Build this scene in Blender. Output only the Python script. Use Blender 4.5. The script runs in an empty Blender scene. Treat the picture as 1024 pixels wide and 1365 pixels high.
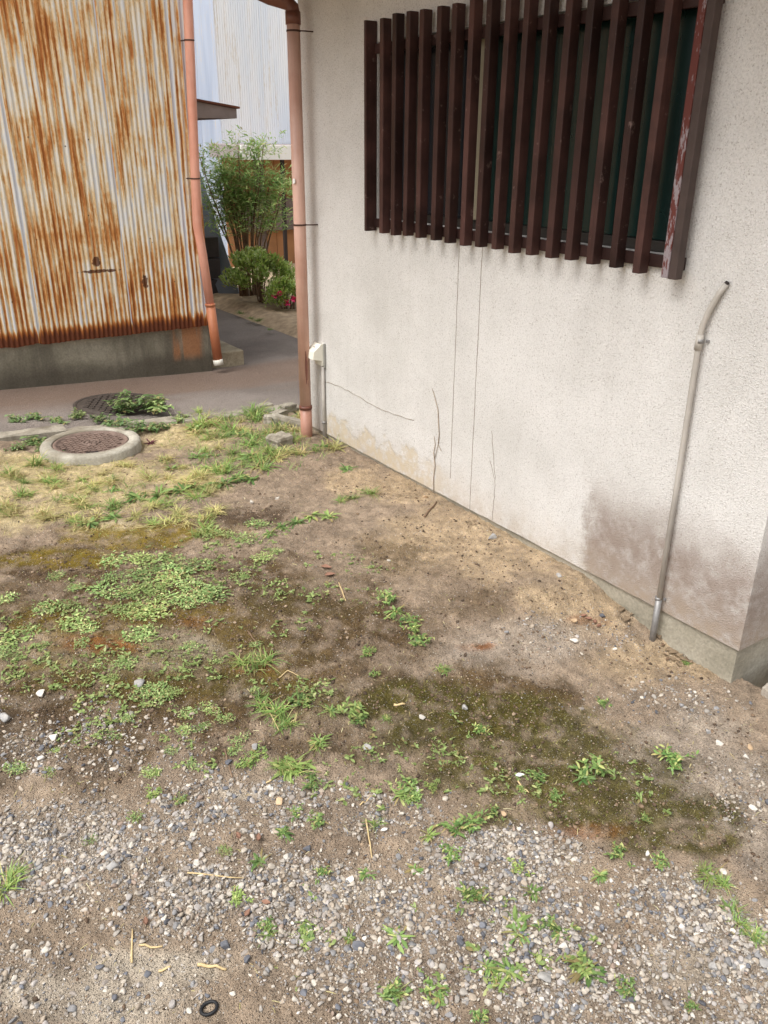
import bpy, bmesh, math, random
import numpy as np
from math import radians, pi, sin, cos
random.seed(7); RNG = np.random.default_rng(7)
S = bpy.context.scene
COL = S.collection

# ------------------------------------------------------------------ camera
CAM_H = 1.6; PITCH = 23.9; YAW = 34.2; ROLL = 0.45; FPX = 1100.0     # focal length in pixels of a 1365 px high picture
cd = bpy.data.cameras.new('camera'); cam = bpy.data.objects.new('camera', cd); COL.objects.link(cam)
cd.sensor_fit = 'VERTICAL'; cd.sensor_height = 24; cd.lens = 24 * FPX / 1365
cd.clip_start = 0.02; cd.clip_end = 2000
from mathutils import Matrix, Vector
cam.matrix_world = (Matrix.Translation((0, 0, CAM_H)) @ Matrix.Rotation(radians(-YAW), 4, 'Z')
                    @ Matrix.Rotation(radians(90 - PITCH), 4, 'X') @ Matrix.Rotation(radians(ROLL), 4, 'Z'))
S.camera = cam
S.render.resolution_x = 768; S.render.resolution_y = 1024

# ------------------------------------------------------------------ light: bright overcast
SUN_EL = 60; SUN_AZ = (-0.95, -0.12)         # horizontal direction towards the sun
w = bpy.data.worlds.new('World'); S.world = w; w.use_nodes = True
nt = w.node_tree; nt.nodes.clear()
sk = nt.nodes.new('ShaderNodeTexSky'); sk.sky_type = 'NISHITA'; sk.sun_disc = False
sk.sun_elevation = radians(SUN_EL); sk.sun_rotation = math.atan2(SUN_AZ[0], SUN_AZ[1])
sk.dust_density = 4.0; sk.air_density = 1.0; sk.ozone_density = 1.0
hs = nt.nodes.new('ShaderNodeHueSaturation'); hs.inputs['Saturation'].default_value = 0.2
bg = nt.nodes.new('ShaderNodeBackground'); bg.inputs[1].default_value = 0.15
wo = nt.nodes.new('ShaderNodeOutputWorld')
nt.links.new(sk.outputs[0], hs.inputs['Color']); nt.links.new(hs.outputs[0], bg.inputs[0]); nt.links.new(bg.outputs[0], wo.inputs[0])
sd = bpy.data.lights.new('sun', 'SUN'); sd.energy = 1.5; sd.angle = radians(35); sd.color = (1.0, 0.985, 0.96)
so = bpy.data.objects.new('sun', sd); COL.objects.link(so)
v = Vector((SUN_AZ[0], SUN_AZ[1], 0)).normalized() * cos(radians(SUN_EL)) + Vector((0, 0, sin(radians(SUN_EL))))
so.rotation_euler = v.to_track_quat('Z', 'Y').to_euler(); so.location = (0, 0, 12)
S.view_settings.view_transform = 'Standard'; S.view_settings.look = 'None'
S.view_settings.gamma = 1; S.view_settings.use_curve_mapping = False
S.view_settings.exposure = 0.80

# ------------------------------------------------------------------ numbers of the place (metres)
XW = 2.193            # plane of the stucco wall
HY0, HY1 = 1.207, 3.985   # its near and far corners
ZS = 0.135            # lower edge of the stucco
YS = 5.75             # plane of the rusty shed wall
SX1 = 2.345           # its right-hand corner
ZSH = 0.40            # lower edge of its sheets

# ------------------------------------------------------------------ noise in numpy
_tab = np.random.default_rng(3).random((256, 256)).astype(np.float32)
def vnoise(x, y):
    xi = np.floor(x).astype(int); yi = np.floor(y).astype(int)
    fx = x - xi; fy = y - yi
    fx = fx * fx * (3 - 2 * fx); fy = fy * fy * (3 - 2 * fy)
    g = lambda a, b: _tab[a & 255, b & 255]
    return ((g(xi, yi) * (1 - fx) + g(xi + 1, yi) * fx) * (1 - fy) + (g(xi, yi + 1) * (1 - fx) + g(xi + 1, yi + 1) * fx) * fy)
def fbm(x, y, scale, octs=4, off=0.0):
    a = 0; amp = 1; tot = 0; c, s_ = cos(0.6), sin(0.6)
    X = x * scale + off; Y = y * scale + off * 1.7
    for o in range(octs):
        a = a + amp * vnoise(X, Y); tot += amp; amp *= 0.55
        X, Y = (c * X - s_ * Y) * 2.07 + 11.3, (s_ * X + c * Y) * 2.07 + 5.1
    return a / tot
def ss(t): t = np.clip(t, 0, 1); return t * t * (3 - 2 * t)

# ------------------------------------------------------------------ terrain heights
def lot_base(x, y):
    near = ss((y - 1.42) / 0.5)                       # beside the wall the soil drops towards the house corner
    away = ss((y - 0.9) / 1.5)
    k = ss((x - 1.55) / 0.5)
    h = 0.112 * (near * k + away * (1 - k))
    return h + 0.03 * ss((1.2 - x) / 1.0) * ss((y - 3.5) / 1.0)
def lot_z(x, y):
    h = lot_base(x, y)
    h = h + 0.030 * (fbm(x, y, 2.2, 3, 4.0) - 0.5) + 0.016 * (fbm(x, y, 9, 3, 9.0) - 0.5) + 0.012 * (fbm(x, y, 30, 3, 2.0) - 0.5)
    h = h + 0.011 * (0.32 - np.abs(fbm(x, y, 48, 3, 6.0) - 0.5) * 2) * (0.35 + 1.1 * ss((fbm(x, y, 4, 3, 15.) - .35) / .3))
    return h
def road_z(x, y):
    return np.maximum(0.135 - 0.05 * (x - 0.9), 0.055) - 0.012 + 0 * y
def kerb_y(x): return 4.70 - 0.165 * (x - 0.66)
def ray(px, py):
    a, b = (px - 512) / FPX, -(py - 682.5) / FPX
    d = cam.matrix_world.to_3x3() @ Vector((a, b, -1)); return d
def at(px, py, fn=None):
    """ground point seen at a pixel of the 1024x1365 photograph"""
    d = ray(px, py); z = 0.1
    for _ in range(12):
        t = (z - CAM_H) / d.z; x, y = d.x * t, d.y * t
        z = float((fn or lot_z)(np.float64(x), np.float64(y)))
    return Vector((x, y, z))
def on_x(px, py, X): d = ray(px, py); return Vector((0, 0, CAM_H)) + d * (X / d.x)
def on_y(px, py, Y): d = ray(px, py); return Vector((0, 0, CAM_H)) + d * (Y / d.y)
def mpp(p): return (p - Vector((0, 0, CAM_H))).dot(cam.matrix_world.to_3x3() @ Vector((0, 0, -1))) / FPX     # metres for one photograph pixel at p

# ------------------------------------------------------------------ tags and mesh helpers
def tag(o, label=None, cat=None, group=None, kind=None):
    if label: o['label'] = label
    if cat: o['category'] = cat
    if group: o['group'] = group
    if kind: o['kind'] = kind
    return o
def empty(name, loc, label, cat, group=None):
    o = bpy.data.objects.new(name, None); COL.objects.link(o); o.location = loc; o.empty_display_size = 0.1
    return tag(o, label, cat, group)
def base_of(par):
    p = Vector((0, 0, 0))
    while par is not None: p += Vector(par.location); par = par.parent
    return p
def link(name, me, mat, parent=None):
    o = bpy.data.objects.new(name, me); COL.objects.link(o)
    if mat is not None: me.materials.append(mat)
    if parent is not None: o.parent = parent
    return o
def np_mesh(name, V, F, smooth=True, colors=None, uniform=True):
    """V (n,3), F (m,k) arrays of one face size"""
    me = bpy.data.meshes.new(name); V = np.asarray(V, np.float32); F = np.asarray(F, np.int32)
    me.vertices.add(len(V)); me.vertices.foreach_set('co', V.ravel())
    m, k = F.shape
    me.loops.add(m * k); me.loops.foreach_set('vertex_index', F.ravel())
    me.polygons.add(m); me.polygons.foreach_set('loop_start', np.arange(0, m * k, k, dtype=np.int32))
    me.polygons.foreach_set('use_smooth', np.full(m, smooth, bool))
    if colors is not None:
        for nm, arr in colors.items():
            a = me.color_attributes.new(nm, 'FLOAT_COLOR', 'POINT')
            c = np.ones((len(V), 4), np.float32); c[:, :arr.shape[1]] = arr; a.data.foreach_set('color', c.ravel())
    me.update(calc_edges=True); return me
class MB:
    """collects boxes, bars and tubes in world coordinates; build() makes ONE mesh object"""
    def __init__(s): s.v = []; s.f = []; s.sm = []
    def add(s, V, F, smooth=False):
        b = len(s.v); s.v += [tuple(q) for q in V]; s.f += [tuple(b + i for i in f) for f in F]; s.sm += [smooth] * len(F); return s
    def box(s, lo, hi, bev=0.0, rot=None):
        bm = bmesh.new(); bmesh.ops.create_cube(bm, size=1)
        lo, hi = Vector(lo), Vector(hi); c = (lo + hi) / 2; d = hi - lo
        for q in bm.verts: q.co = Vector((q.co.x * d.x, q.co.y * d.y, q.co.z * d.z))
        if bev: bmesh.ops.bevel(bm, geom=bm.edges[:], offset=bev, segments=2, affect='EDGES', profile=0.6)
        if rot is not None: bmesh.ops.transform(bm, matrix=rot.to_4x4(), verts=bm.verts)
        bm.verts.index_update()
        s.add([q.co + c for q in bm.verts], [[q.index for q in f.verts] for f in bm.faces]); bm.free(); return s
    def tube(s, pts, r, n=10, caps=True):
        pts = [Vector(p) for p in pts]; R = r if isinstance(r, (list, tuple)) else [r] * len(pts)
        V = []; F = []
        ref = None
        for i, p in enumerate(pts):
            t = (pts[min(i + 1, len(pts) - 1)] - pts[max(i - 1, 0)]).normalized()
            if ref is None: ref = Vector((1, 0, 0)) if abs(t.x) < .8 else Vector((0, 1, 0))
            a = t.cross(ref).normalized(); b = t.cross(a); ref = b.cross(t) * 1 if False else ref
            for k in range(n):
                an = 2 * pi * k / n; V.append(p + (a * cos(an) + b * sin(an)) * R[i])
        for i in range(len(pts) - 1):
            for k in range(n): F.append((i * n + k, i * n + (k + 1) % n, (i + 1) * n + (k + 1) % n, (i + 1) * n + k))
        s.add(V, F, True)
        if caps:
            b = len(s.v) - len(V); s.f.append(tuple(b + k for k in range(n))[::-1]); s.f.append(tuple(b + (len(pts) - 1) * n + k for k in range(n))); s.sm += [False, False]
        return s
    def lathe(s, prof, c, n=48, smooth=True):
        V = []; F = []
        for (r, z) in prof:
            for k in range(n): V.append((c[0] + r * cos(2 * pi * k / n), c[1] + r * sin(2 * pi * k / n), c[2] + z))
        for i in range(len(prof) - 1):
            for k in range(n): F.append((i * n + k, i * n + (k + 1) % n, (i + 1) * n + (k + 1) % n, (i + 1) * n + k))
        return s.add(V, F, smooth)
    def build(s, name, mat, parent=None, label=None):
        off = base_of(parent)
        me = bpy.data.meshes.new(name); me.from_pydata([tuple(Vector(q) - off) for q in s.v], [], s.f)
        me.polygons.foreach_set('use_smooth', s.sm); me.update()
        o = link(name, me, mat, parent)
        if label: o['label'] = label
        return o

# ------------------------------------------------------------------ materials
def lin(r, g, b):
    f = lambda c: (c / 255 / 12.92) if c / 255 <= .04045 else ((c / 255 + .055) / 1.055) ** 2.4
    return (f(r), f(g), f(b), 1)
class NM:
    def __init__(s, name, rough=0.8, spec=0.3):
        s.m = bpy.data.materials.new(name); s.m.use_nodes = True; s.t = s.m.node_tree; s.n = s.t.nodes
        s.b = s.n['Principled BSDF']; s.b.inputs['Roughness'].default_value = rough; s.b.inputs['Specular IOR Level'].default_value = spec
        s.pos = s.n.new('ShaderNodeNewGeometry').outputs['Position']
        s.rnd = s.n.new('ShaderNodeObjectInfo').outputs['Random']
    def put(s, sock, val):
        if isinstance(val, bpy.types.NodeSocket): s.t.links.new(val, sock)
        elif val is not None: sock.default_value = val
    def obj(s): return s.n.new('ShaderNodeTexCoord').outputs['Object']
    def vmul(s, vec, sc, add=None):
        q = s.n.new('ShaderNodeVectorMath'); q.operation = 'MULTIPLY'; s.put(q.inputs[0], vec); s.put(q.inputs[1], sc); o = q.outputs[0]
        if add is not None:
            q = s.n.new('ShaderNodeVectorMath'); q.operation = 'ADD'; s.put(q.inputs[0], o)
            if isinstance(add, bpy.types.NodeSocket): s.t.links.new(add, q.inputs[1])
            else: q.inputs[1].default_value = add
            o = q.outputs[0]
        return o
    def noise(s, scale, detail=4, rough=0.55, vec=None, dist=0.0):
        q = s.n.new('ShaderNodeTexNoise'); s.put(q.inputs['Vector'], vec if vec is not None else s.pos)
        q.inputs['Scale'].default_value = scale; q.inputs['Detail'].default_value = detail; q.inputs['Roughness'].default_value = rough; q.inputs['Distortion'].default_value = dist
        return q.outputs['Fac']
    def voro(s, scale, vec=None, feat='F1', out='Distance', rand=1.0):
        q = s.n.new('ShaderNodeTexVoronoi'); q.feature = feat; s.put(q.inputs['Vector'], vec if vec is not None else s.pos); q.inputs['Scale'].default_value = scale; q.inputs['Randomness'].default_value = rand
        return q.outputs[out]
    def ramp(s, fac, stops, interp='LINEAR'):
        q = s.n.new('ShaderNodeValToRGB'); s.put(q.inputs[0], fac); q.color_ramp.interpolation = interp; e = q.color_ramp.elements
        while len(e) < len(stops): e.new(0.5)
        for el, (p, c) in zip(e, stops):
            el.position = p; el.color = c if isinstance(c, (tuple, list)) else (c, c, c, 1)
        return q.outputs[0]
    def mix(s, fac, a, b, mode='MIX'):
        q = s.n.new('ShaderNodeMix'); q.data_type = 'RGBA'; q.blend_type = mode; s.put(q.inputs[0], fac); s.put(q.inputs[6], a); s.put(q.inputs[7], b); return q.outputs[2]
    def math(s, op, a, b=None, clamp=False):
        q = s.n.new('ShaderNodeMath'); q.operation = op; q.use_clamp = clamp; s.put(q.inputs[0], a)
        if b is not None: s.put(q.inputs[1], b)
        return q.outputs[0]
    def rng(s, val, a, b, c=0.0, d=1.0, smooth=True):
        q = s.n.new('ShaderNodeMapRange'); q.interpolation_type = 'SMOOTHSTEP' if smooth else 'LINEAR'; s.put(q.inputs[0], val)
        for i, x in enumerate((a, b, c, d)): q.inputs[1 + i].default_value = x
        return q.outputs[0]
    def sep(s, vec=None):
        q = s.n.new('ShaderNodeSeparateXYZ'); s.put(q.inputs[0], vec if vec is not None else s.pos); return q.outputs
    def attr(s, name):
        q = s.n.new('ShaderNodeAttribute'); q.attribute_name = name; return q.outputs
    def bump(s, h, dist=0.002, strength=1.0, prev=None):
        q = s.n.new('ShaderNodeBump'); q.inputs['Strength'].default_value = strength; q.inputs['Distance'].default_value = dist; s.put(q.inputs['Height'], h)
        if prev is not None: s.t.links.new(prev, q.inputs['Normal'])
        s.t.links.new(q.outputs[0], s.b.inputs['Normal']); return q.outputs[0]
    def col(s, c): s.put(s.b.inputs['Base Color'], c); return s
    def rough(s, c): s.put(s.b.inputs['Roughness'], c); return s

def m_soil():
    q = NM('soil', 0.95, 0.15); c = q.attr('col')[0]
    f = q.noise(190, 6, 0.8); c2 = q.mix(1.0, c, q.ramp(f, [(0.28, .5), (0.5, .98), (0.72, 1.45)]), 'MULTIPLY')
    gr = q.voro(210); sp = q.voro(210, out='Color')
    h = q.sep(sp)[0]
    lightgrain = q.math('MULTIPLY', q.rng(gr, .42, .22), q.rng(h, .72, .82))
    c3 = q.mix(q.math('MULTIPLY', lightgrain, .65), c2, q.mix(q.sep(sp)[1], lin(200, 190, 172), lin(150, 140, 130)))
    darkgrain = q.math('MULTIPLY', q.rng(gr, .45, .25), q.rng(h, .2, .1))
    c4 = q.mix(q.math('MULTIPLY', darkgrain, .5), c3, lin(60, 48, 38))
    q.col(c4)
    hh = q.math('ADD', q.math('MULTIPLY', f, .8), q.math('MULTIPLY', q.rng(gr, .5, .1), .5))
    q.bump(hh, 0.009, 1.0); return q.m
def m_simple(name, c, rough=.7, var=.15, scale=30, bump=0.0, bscale=80, spec=.3, metallic=0):
    q = NM(name, rough, spec); f = q.noise(scale, 4, .6)
    q.col(q.mix(1.0, c, q.ramp(f, [(0.25, 1 - var), (0.75, 1 + var)]), 'MULTIPLY')); q.b.inputs['Metallic'].default_value = metallic
    if bump: q.bump(q.noise(bscale, 4, .6), bump)
    return q.m
def m_stucco():
    q = NM('stucco', 0.92, 0.15); x, y, z = q.sep()
    vec = q.vmul(q.pos, (1, 1, 1)); f1 = q.noise(1.6, 4, .6); f2 = q.noise(150, 3, .6)
    base = q.mix(q.rng(f1, .3, .7), lin(201, 198, 193), lin(213, 210, 206))
    # sprayed grains with darker hollows between them
    vo = q.voro(170); vc = q.sep(q.voro(170, out='Color'))[0]
    base = q.mix(1.0, base, q.ramp(f2, [(.3, .84), (.55, 1.0), (.75, 1.06)]), 'MULTIPLY')
    pit = q.math('MULTIPLY', q.rng(q.noise(215, 2, .5), .60, .69), .48)
    base = q.mix(pit, base, lin(120, 108, 96))
    # grey-brown splash stain beside the conduit
    n1 = q.noise(5.5, 5, .65); n2 = q.noise(24, 4, .6)
    nn = q.math('ADD', q.math('MULTIPLY', n1, .26), q.math('MULTIPLY', n2, .09))
    zz = q.math('ADD', z, nn)                          # wavy top edge
    my = q.rng(q.math('ADD', y, q.math('ADD', q.math('MULTIPLY', n1, .30), q.math('MULTIPLY', n2, .08))), 2.10, 2.03)
    top = q.math('MULTIPLY', q.rng(zz, .76, .50), my)
    st = q.math('MULTIPLY', top, q.rng(n2, .2, .65, .5, .95))
    base = q.mix(q.math('MULTIPLY', st, .9), base, lin(132, 115, 103))
    # dirt haze along the bottom
    low = q.math('MULTIPLY', q.rng(zz, .50, .28), q.rng(n2, .3, .7, .15, .6))
    base = q.mix(low, base, lin(168, 152, 132))
    # flaked paint showing the tan coat near the far corner
    n3 = q.noise(9, 6, .62)
    lim = q.math('ADD', z, q.math('MULTIPLY', n3, .42))
    fl = q.math('MULTIPLY', q.rng(lim, .48, .41), q.math('MULTIPLY', q.rng(y, 2.55, 3.0), q.rng(y, 3.84, 3.76)))
    base = q.mix(q.math('MULTIPLY', q.math('MULTIPLY', fl, q.rng(n2, .3, .6)), .75), base, q.mix(n2, lin(176, 158, 130), lin(200, 186, 160)))
    edge = q.math('MULTIPLY', fl, q.rng(lim, .435, .46))
    patch = q.noise(3.2, 6, .7); base = q.mix(1.0, base, q.ramp(patch, [(.3, .96), (.5, 1.0), (.7, 1.03)]), 'MULTIPLY')
    # faint vertical run-off
    run = q.noise(1, 5, .6, vec=q.vmul(q.pos, (14, 14, .5)))
    base = q.mix(q.math('MULTIPLY', q.rng(run, .52, .72), .05), base, lin(140, 130, 120))
    q.col(base)
    h = q.math('SUBTRACT', q.math('ADD', q.math('MULTIPLY', f2, .5), q.math('MULTIPLY', q.rng(vo, .6, .1), .35)), q.math('MULTIPLY', fl, .8))
    q.bump(h, 0.0035, .9); return q.m
def m_concrete(name, c1, c2, dark=None, scale=4, zr=None):
    q = NM(name, .9, .2); f = q.noise(scale, 6, .65); g = q.noise(90, 4, .6)
    c = q.mix(q.rng(f, .3, .7), c1, c2); c = q.mix(1.0, c, q.ramp(g, [(.25, .78), (.75, 1.18)]), 'MULTIPLY')
    if dark is not None:
        s_ = q.noise(1, 5, .65, vec=q.vmul(q.pos, (7, 7, 1.2))); c = q.mix(q.rng(s_, .42, .68), c, dark)
    q.col(c); q.bump(q.math('ADD', g, q.math('MULTIPLY', f, .6)), .004, .8); return q.m
def m_shed_base():
    q = NM('stained_concrete', .9, .2); x, y, z = q.sep(); f = q.noise(3, 6, .65); g = q.noise(80, 4, .6)
    s_ = q.noise(1, 5, .65, vec=q.vmul(q.pos, (6, 6, 1.0)))
    c = q.mix(q.rng(f, .3, .7), lin(122, 116, 100), lin(152, 145, 128))
    c = q.mix(q.rng(s_, .38, .62, 0, .8), c, lin(100, 94, 82))
    zz = q.math('ADD', z, q.math('MULTIPLY', f, .14))
    c = q.mix(q.rng(zz, .34, .22, 0, .75), c, lin(80, 74, 64))
    c = q.mix(q.math('MULTIPLY', q.rng(zz, .42, .47), .4), c, lin(165, 152, 128))
    # rust that ran down from the sheets
    rs = q.noise(1, 4, .6, vec=q.vmul(q.pos, (26, 26, 1.5)))
    band = q.math('MULTIPLY', q.rng(x, 2.03, 2.07), q.rng(x, 2.31, 2.25))
    r = q.math('MULTIPLY', q.math('MULTIPLY', band, q.rng(rs, .36, .56)), q.rng(zz, .2, .3))
    c = q.mix(q.math('MULTIPLY', r, .9), c, q.mix(f, lin(150, 100, 66), lin(170, 124, 88)))
    c = q.mix(1.0, c, q.ramp(g, [(.25, .8), (.75, 1.15)]), 'MULTIPLY')
    q.col(c); q.bump(g, .004, .8); return q.m
def m_rust():
    q = NM('rusted_sheet', .75, .3); x, y, z = q.sep()
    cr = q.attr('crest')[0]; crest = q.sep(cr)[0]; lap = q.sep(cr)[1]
    offs = q.n.new('ShaderNodeCombineXYZ'); q.put(offs.inputs[0], q.math('MULTIPLY', q.rnd, 37.0)); q.put(offs.inputs[2], q.math('MULTIPLY', q.rnd, 91.0))
    pv = q.vmul(q.pos, (1, 1, 1), offs.outputs[0])
    st = q.noise(1, 4, .62, vec=q.vmul(pv, (34, 0, 1.5)), dist=.15)
    st2 = q.noise(1, 5, .7, vec=q.vmul(pv, (75, 0, 5)))
    pa = q.noise(1, 4, .6, vec=q.vmul(pv, (2.6, 0, 1.7)), dist=.3)
    fi = q.noise(1, 5, .7, vec=q.vmul(q.pos, (140, 0, 45)))
    val = q.math('ADD', q.math('MULTIPLY', st, .95), q.math('MULTIPLY', st2, .42))
    val = q.math('ADD', val, q.math('MULTIPLY', pa, .62))
    bl = q.noise(1, 5, .65, vec=q.vmul(pv, (13, 0, 5.5)), dist=.4)
    val = q.math('ADD', val, q.math('ADD', q.math('MULTIPLY', fi, .22), q.math('MULTIPLY', q.math('SUBTRACT', bl, .5), .4)))
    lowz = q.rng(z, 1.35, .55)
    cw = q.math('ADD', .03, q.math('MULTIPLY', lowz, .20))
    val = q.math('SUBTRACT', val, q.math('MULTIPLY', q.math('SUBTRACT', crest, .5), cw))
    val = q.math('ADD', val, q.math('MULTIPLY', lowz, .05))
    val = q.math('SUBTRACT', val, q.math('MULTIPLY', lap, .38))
    zz = q.math('ADD', z, q.math('MULTIPLY', fi, .05))
    val = q.math('ADD', val, q.rng(zz, ZSH + .14, ZSH + .035, 0, .55))
    c = q.ramp(q.math('MULTIPLY', val, .5), [(.43, lin(206, 208, 214)), (.50, lin(224, 218, 206)), (.555, lin(216, 190, 148)), (.60, lin(192, 134, 76)), (.65, lin(158, 92, 44)), (.77, lin(96, 50, 28))])
    # a torn horizontal scar and a few rusted-through spots
    n = q.noise(30, 4, .6)
    def spot(cx, cz, rx, rz):
        dx = q.math('DIVIDE', q.math('SUBTRACT', x, cx), rx); dz = q.math('DIVIDE', q.math('SUBTRACT', z, cz), rz)
        d = q.math('ADD', q.math('MULTIPLY', dx, dx), q.math('MULTIPLY', dz, dz)); d = q.math('ADD', d, q.math('MULTIPLY', q.math('SUBTRACT', n, .5), 3.6))
        return q.rng(d, 1.2, .7)
    for (a, b, c_, d_) in SPOTS:
        c = q.mix(q.math('MULTIPLY', spot(a, b, c_, d_), .9), c, lin(84, 42, 22))
    pit = q.math('MULTIPLY', q.rng(q.voro(9, vec=q.vmul(q.pos, (1, 0, 1))), .06, .03), .8)
    c = q.mix(pit, c, lin(60, 34, 22))
    q.col(c); q.b.inputs['Roughness'].default_value = .8
    q.bump(q.math('ADD', fi, st2), .0012, .7); return q.m
def m_blue(name='pale_blue_sheet', c1=(214, 222, 232), c2=(230, 232, 234)):
    q = NM(name, .6, .35); offs = q.n.new('ShaderNodeCombineXYZ'); q.put(offs.inputs[0], q.math('MULTIPLY', q.rnd, 31.0)); q.put(offs.inputs[1], q.math('MULTIPLY', q.rnd, 17.0))
    pv = q.vmul(q.pos, (1, 1, 1), offs.outputs[0])
    a = q.noise(1, 4, .6, vec=q.vmul(pv, (3, 3, .35))); st = q.noise(1, 5, .65, vec=q.vmul(pv, (16, 16, 1.3))); f = q.noise(1, 4, .7, vec=q.vmul(pv, (60, 60, 14)))
    c = q.mix(q.rng(a, .35, .6), lin(*c1), lin(*c2))
    k = q.math('ADD', q.math('MULTIPLY', st, .6), q.math('ADD', q.math('MULTIPLY', f, .3), q.math('MULTIPLY', a, .25)))
    c = q.mix(q.rng(k, .60, .76, 0, .75), c, lin(196, 178, 150))
    c = q.mix(q.rng(k, .74, .86, 0, .8), c, lin(150, 118, 86))
    q.col(c); return q.m
def m_wood():
    q = NM('brown_painted_wood', .62, .22); p = q.obj(); offs = q.math('MULTIPLY', q.rnd, 23.0)
    pv = q.vmul(q.pos, (1, 1, 1)); g = q.noise(1, 5, .65, vec=q.vmul(pv, (90, 90, 4))); f = q.noise(6, 4, .6)
    c = q.mix(q.rng(f, .3, .7), lin(50, 34, 31), lin(76, 51, 46)); c = q.mix(1.0, c, q.ramp(q.rnd, [(0, .6), (1, 1.3)]), 'MULTIPLY')
    c = q.mix(q.rng(g, .56, .72, 0, .5), c, lin(48, 28, 28))
    wear = q.math('MULTIPLY', q.rng(q.noise(22, 5, .7), .62, .70), .35)
    c = q.mix(wear, c, lin(150, 128, 122)); q.col(c); q.bump(g, .0012, .7); q.rough(q.rng(f, .3, .7, .4, .62)); return q.m
def m_peel():
    q = NM('peeling_brown_paint', .7, .3); g = q.noise(1, 5, .7, vec=q.vmul(q.pos, (110, 110, 26))); f = q.noise(9, 4, .6); z = q.sep()[2]
    k = q.math('ADD', q.math('MULTIPLY', g, .7), q.math('MULTIPLY', f, .3))
    k = q.math('ADD', k, q.rng(z, 1.33, 1.75, .035, -.03))
    c = q.mix(q.rng(k, .52, .545), lin(94, 48, 42), q.mix(g, lin(160, 152, 156), lin(118, 104, 106))); q.col(c); q.bump(q.rng(k, .50, .56), .0015, -.8); return q.m
def m_pipe(name, c1, c2, rust=0.0):
    q = NM(name, .5, .4); f = q.noise(4, 5, .65); g = q.noise(1, 4, .6, vec=q.vmul(q.pos, (40, 40, 3)))
    c = q.mix(q.rng(f, .3, .7), c1, c2); c = q.mix(1.0, c, q.ramp(g, [(.3, .86), (.7, 1.1)]), 'MULTIPLY')
    if rust: c = q.mix(q.rng(q.math('ADD', q.math('MULTIPLY', g, .6), q.math('MULTIPLY', f, .5)), .62, .74, 0, rust), c, lin(120, 62, 34))
    q.col(c); q.rough(q.rng(g, .3, .7, .4, .65)); return q.m
def m_asphalt():
    q = NM('asphalt', .92, .25); f = q.noise(1.1, 5, .6); g = q.noise(160, 4, .7); x, y, z = q.sep()
    c = q.mix(q.rng(f, .35, .65), lin(118, 109, 102), lin(144, 134, 126))
    # brown silt washed along the foot of the shed
    b = q.noise(1, 5, .6, vec=q.vmul(q.pos, (1.2, 5, 1)))
    yy = q.math('ADD', y, q.math('MULTIPLY', b, .7))
    silt = q.math('MULTIPLY', q.math('MULTIPLY', q.rng(yy, 5.35, 5.75), q.rng(y, 5.9, 5.7)), .75)
    c = q.mix(silt, c, lin(130, 108, 92))
    sp = q.voro(130); sc = q.sep(q.voro(130, out='Color'))
    c = q.mix(q.math('MULTIPLY', q.rng(sp, .4, .2), q.rng(sc[0], .6, .9, 0, .65)), c, lin(160, 152, 146))
    c = q.mix(1.0, c, q.ramp(g, [(.25, .6), (.75, 1.35)]), 'MULTIPLY')
    q.col(c); q.bump(q.math('ADD', g, q.rng(sp, .5, .1)), .006, .9); return q.m
def m_leaf(name, c1, c2, c3=None, trans=.25):
    q = NM(name, .5, .35); a = q.attr('rnd')[0]; r = q.sep(a)
    c = q.mix(r[0], c1, c2)
    if c3 is not None: c = q.mix(q.rng(r[1], .78, .95), c, c3)
    c = q.mix(q.rng(q.rnd, .5, 1., 0, .3), c, lin(164, 172, 96)); rr = q.math('FRACT', q.math('MULTIPLY', q.rnd, 7.31))
    c = q.mix(q.math('MULTIPLY', q.rng(r[2], .88, .93), .8), c, lin(156, 132, 92))
    c = q.mix(1.0, c, q.ramp(rr, [(0, .78), (1, 1.28)]), 'MULTIPLY')
    q.col(c)
    tr = q.n.new('ShaderNodeBsdfTranslucent'); q.put(tr.inputs[0], c); mx = q.n.new('ShaderNodeMixShader'); mx.inputs[0].default_value = trans
    q.t.links.new(q.b.outputs[0], mx.inputs[1]); q.t.links.new(tr.outputs[0], mx.inputs[2])
    q.t.links.new(mx.outputs[0], q.n['Material Output'].inputs[0]); return q.m
def m_stone():
    q = NM('stone', .8, .3); c = q.attr('col')[0]; f = q.noise(120, 4, .65)
    q.col(q.mix(1.0, c, q.ramp(f, [(.25, .75), (.75, 1.2)]), 'MULTIPLY')); q.bump(f, .0015, .6); return q.m
def m_stone_obj(name, c1, c2):
    q = NM(name, .8, .3); f = q.noise(60, 5, .65); q.col(q.mix(1.0, q.mix(q.rng(f, .3, .7), c1, c2), q.ramp(q.rnd, [(0, .85), (1, 1.12)]), 'MULTIPLY')); q.bump(f, .003, .7); return q.m
def m_glass(name, c, rough):
    q = NM(name, rough, .5); f = q.noise(1, 4, .6, vec=q.vmul(q.pos, (3, 3, .8)))
    q.col(q.mix(1.0, c, q.ramp(f, [(.3, .7), (.7, 1.3)]), 'MULTIPLY')); q.b.inputs['IOR'].default_value = 1.5; return q.m
SPOTS = [(1.60, 0.83, .13, .011), (1.59, .89, .03, .03), (1.90, .74, .022, .045)]
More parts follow.
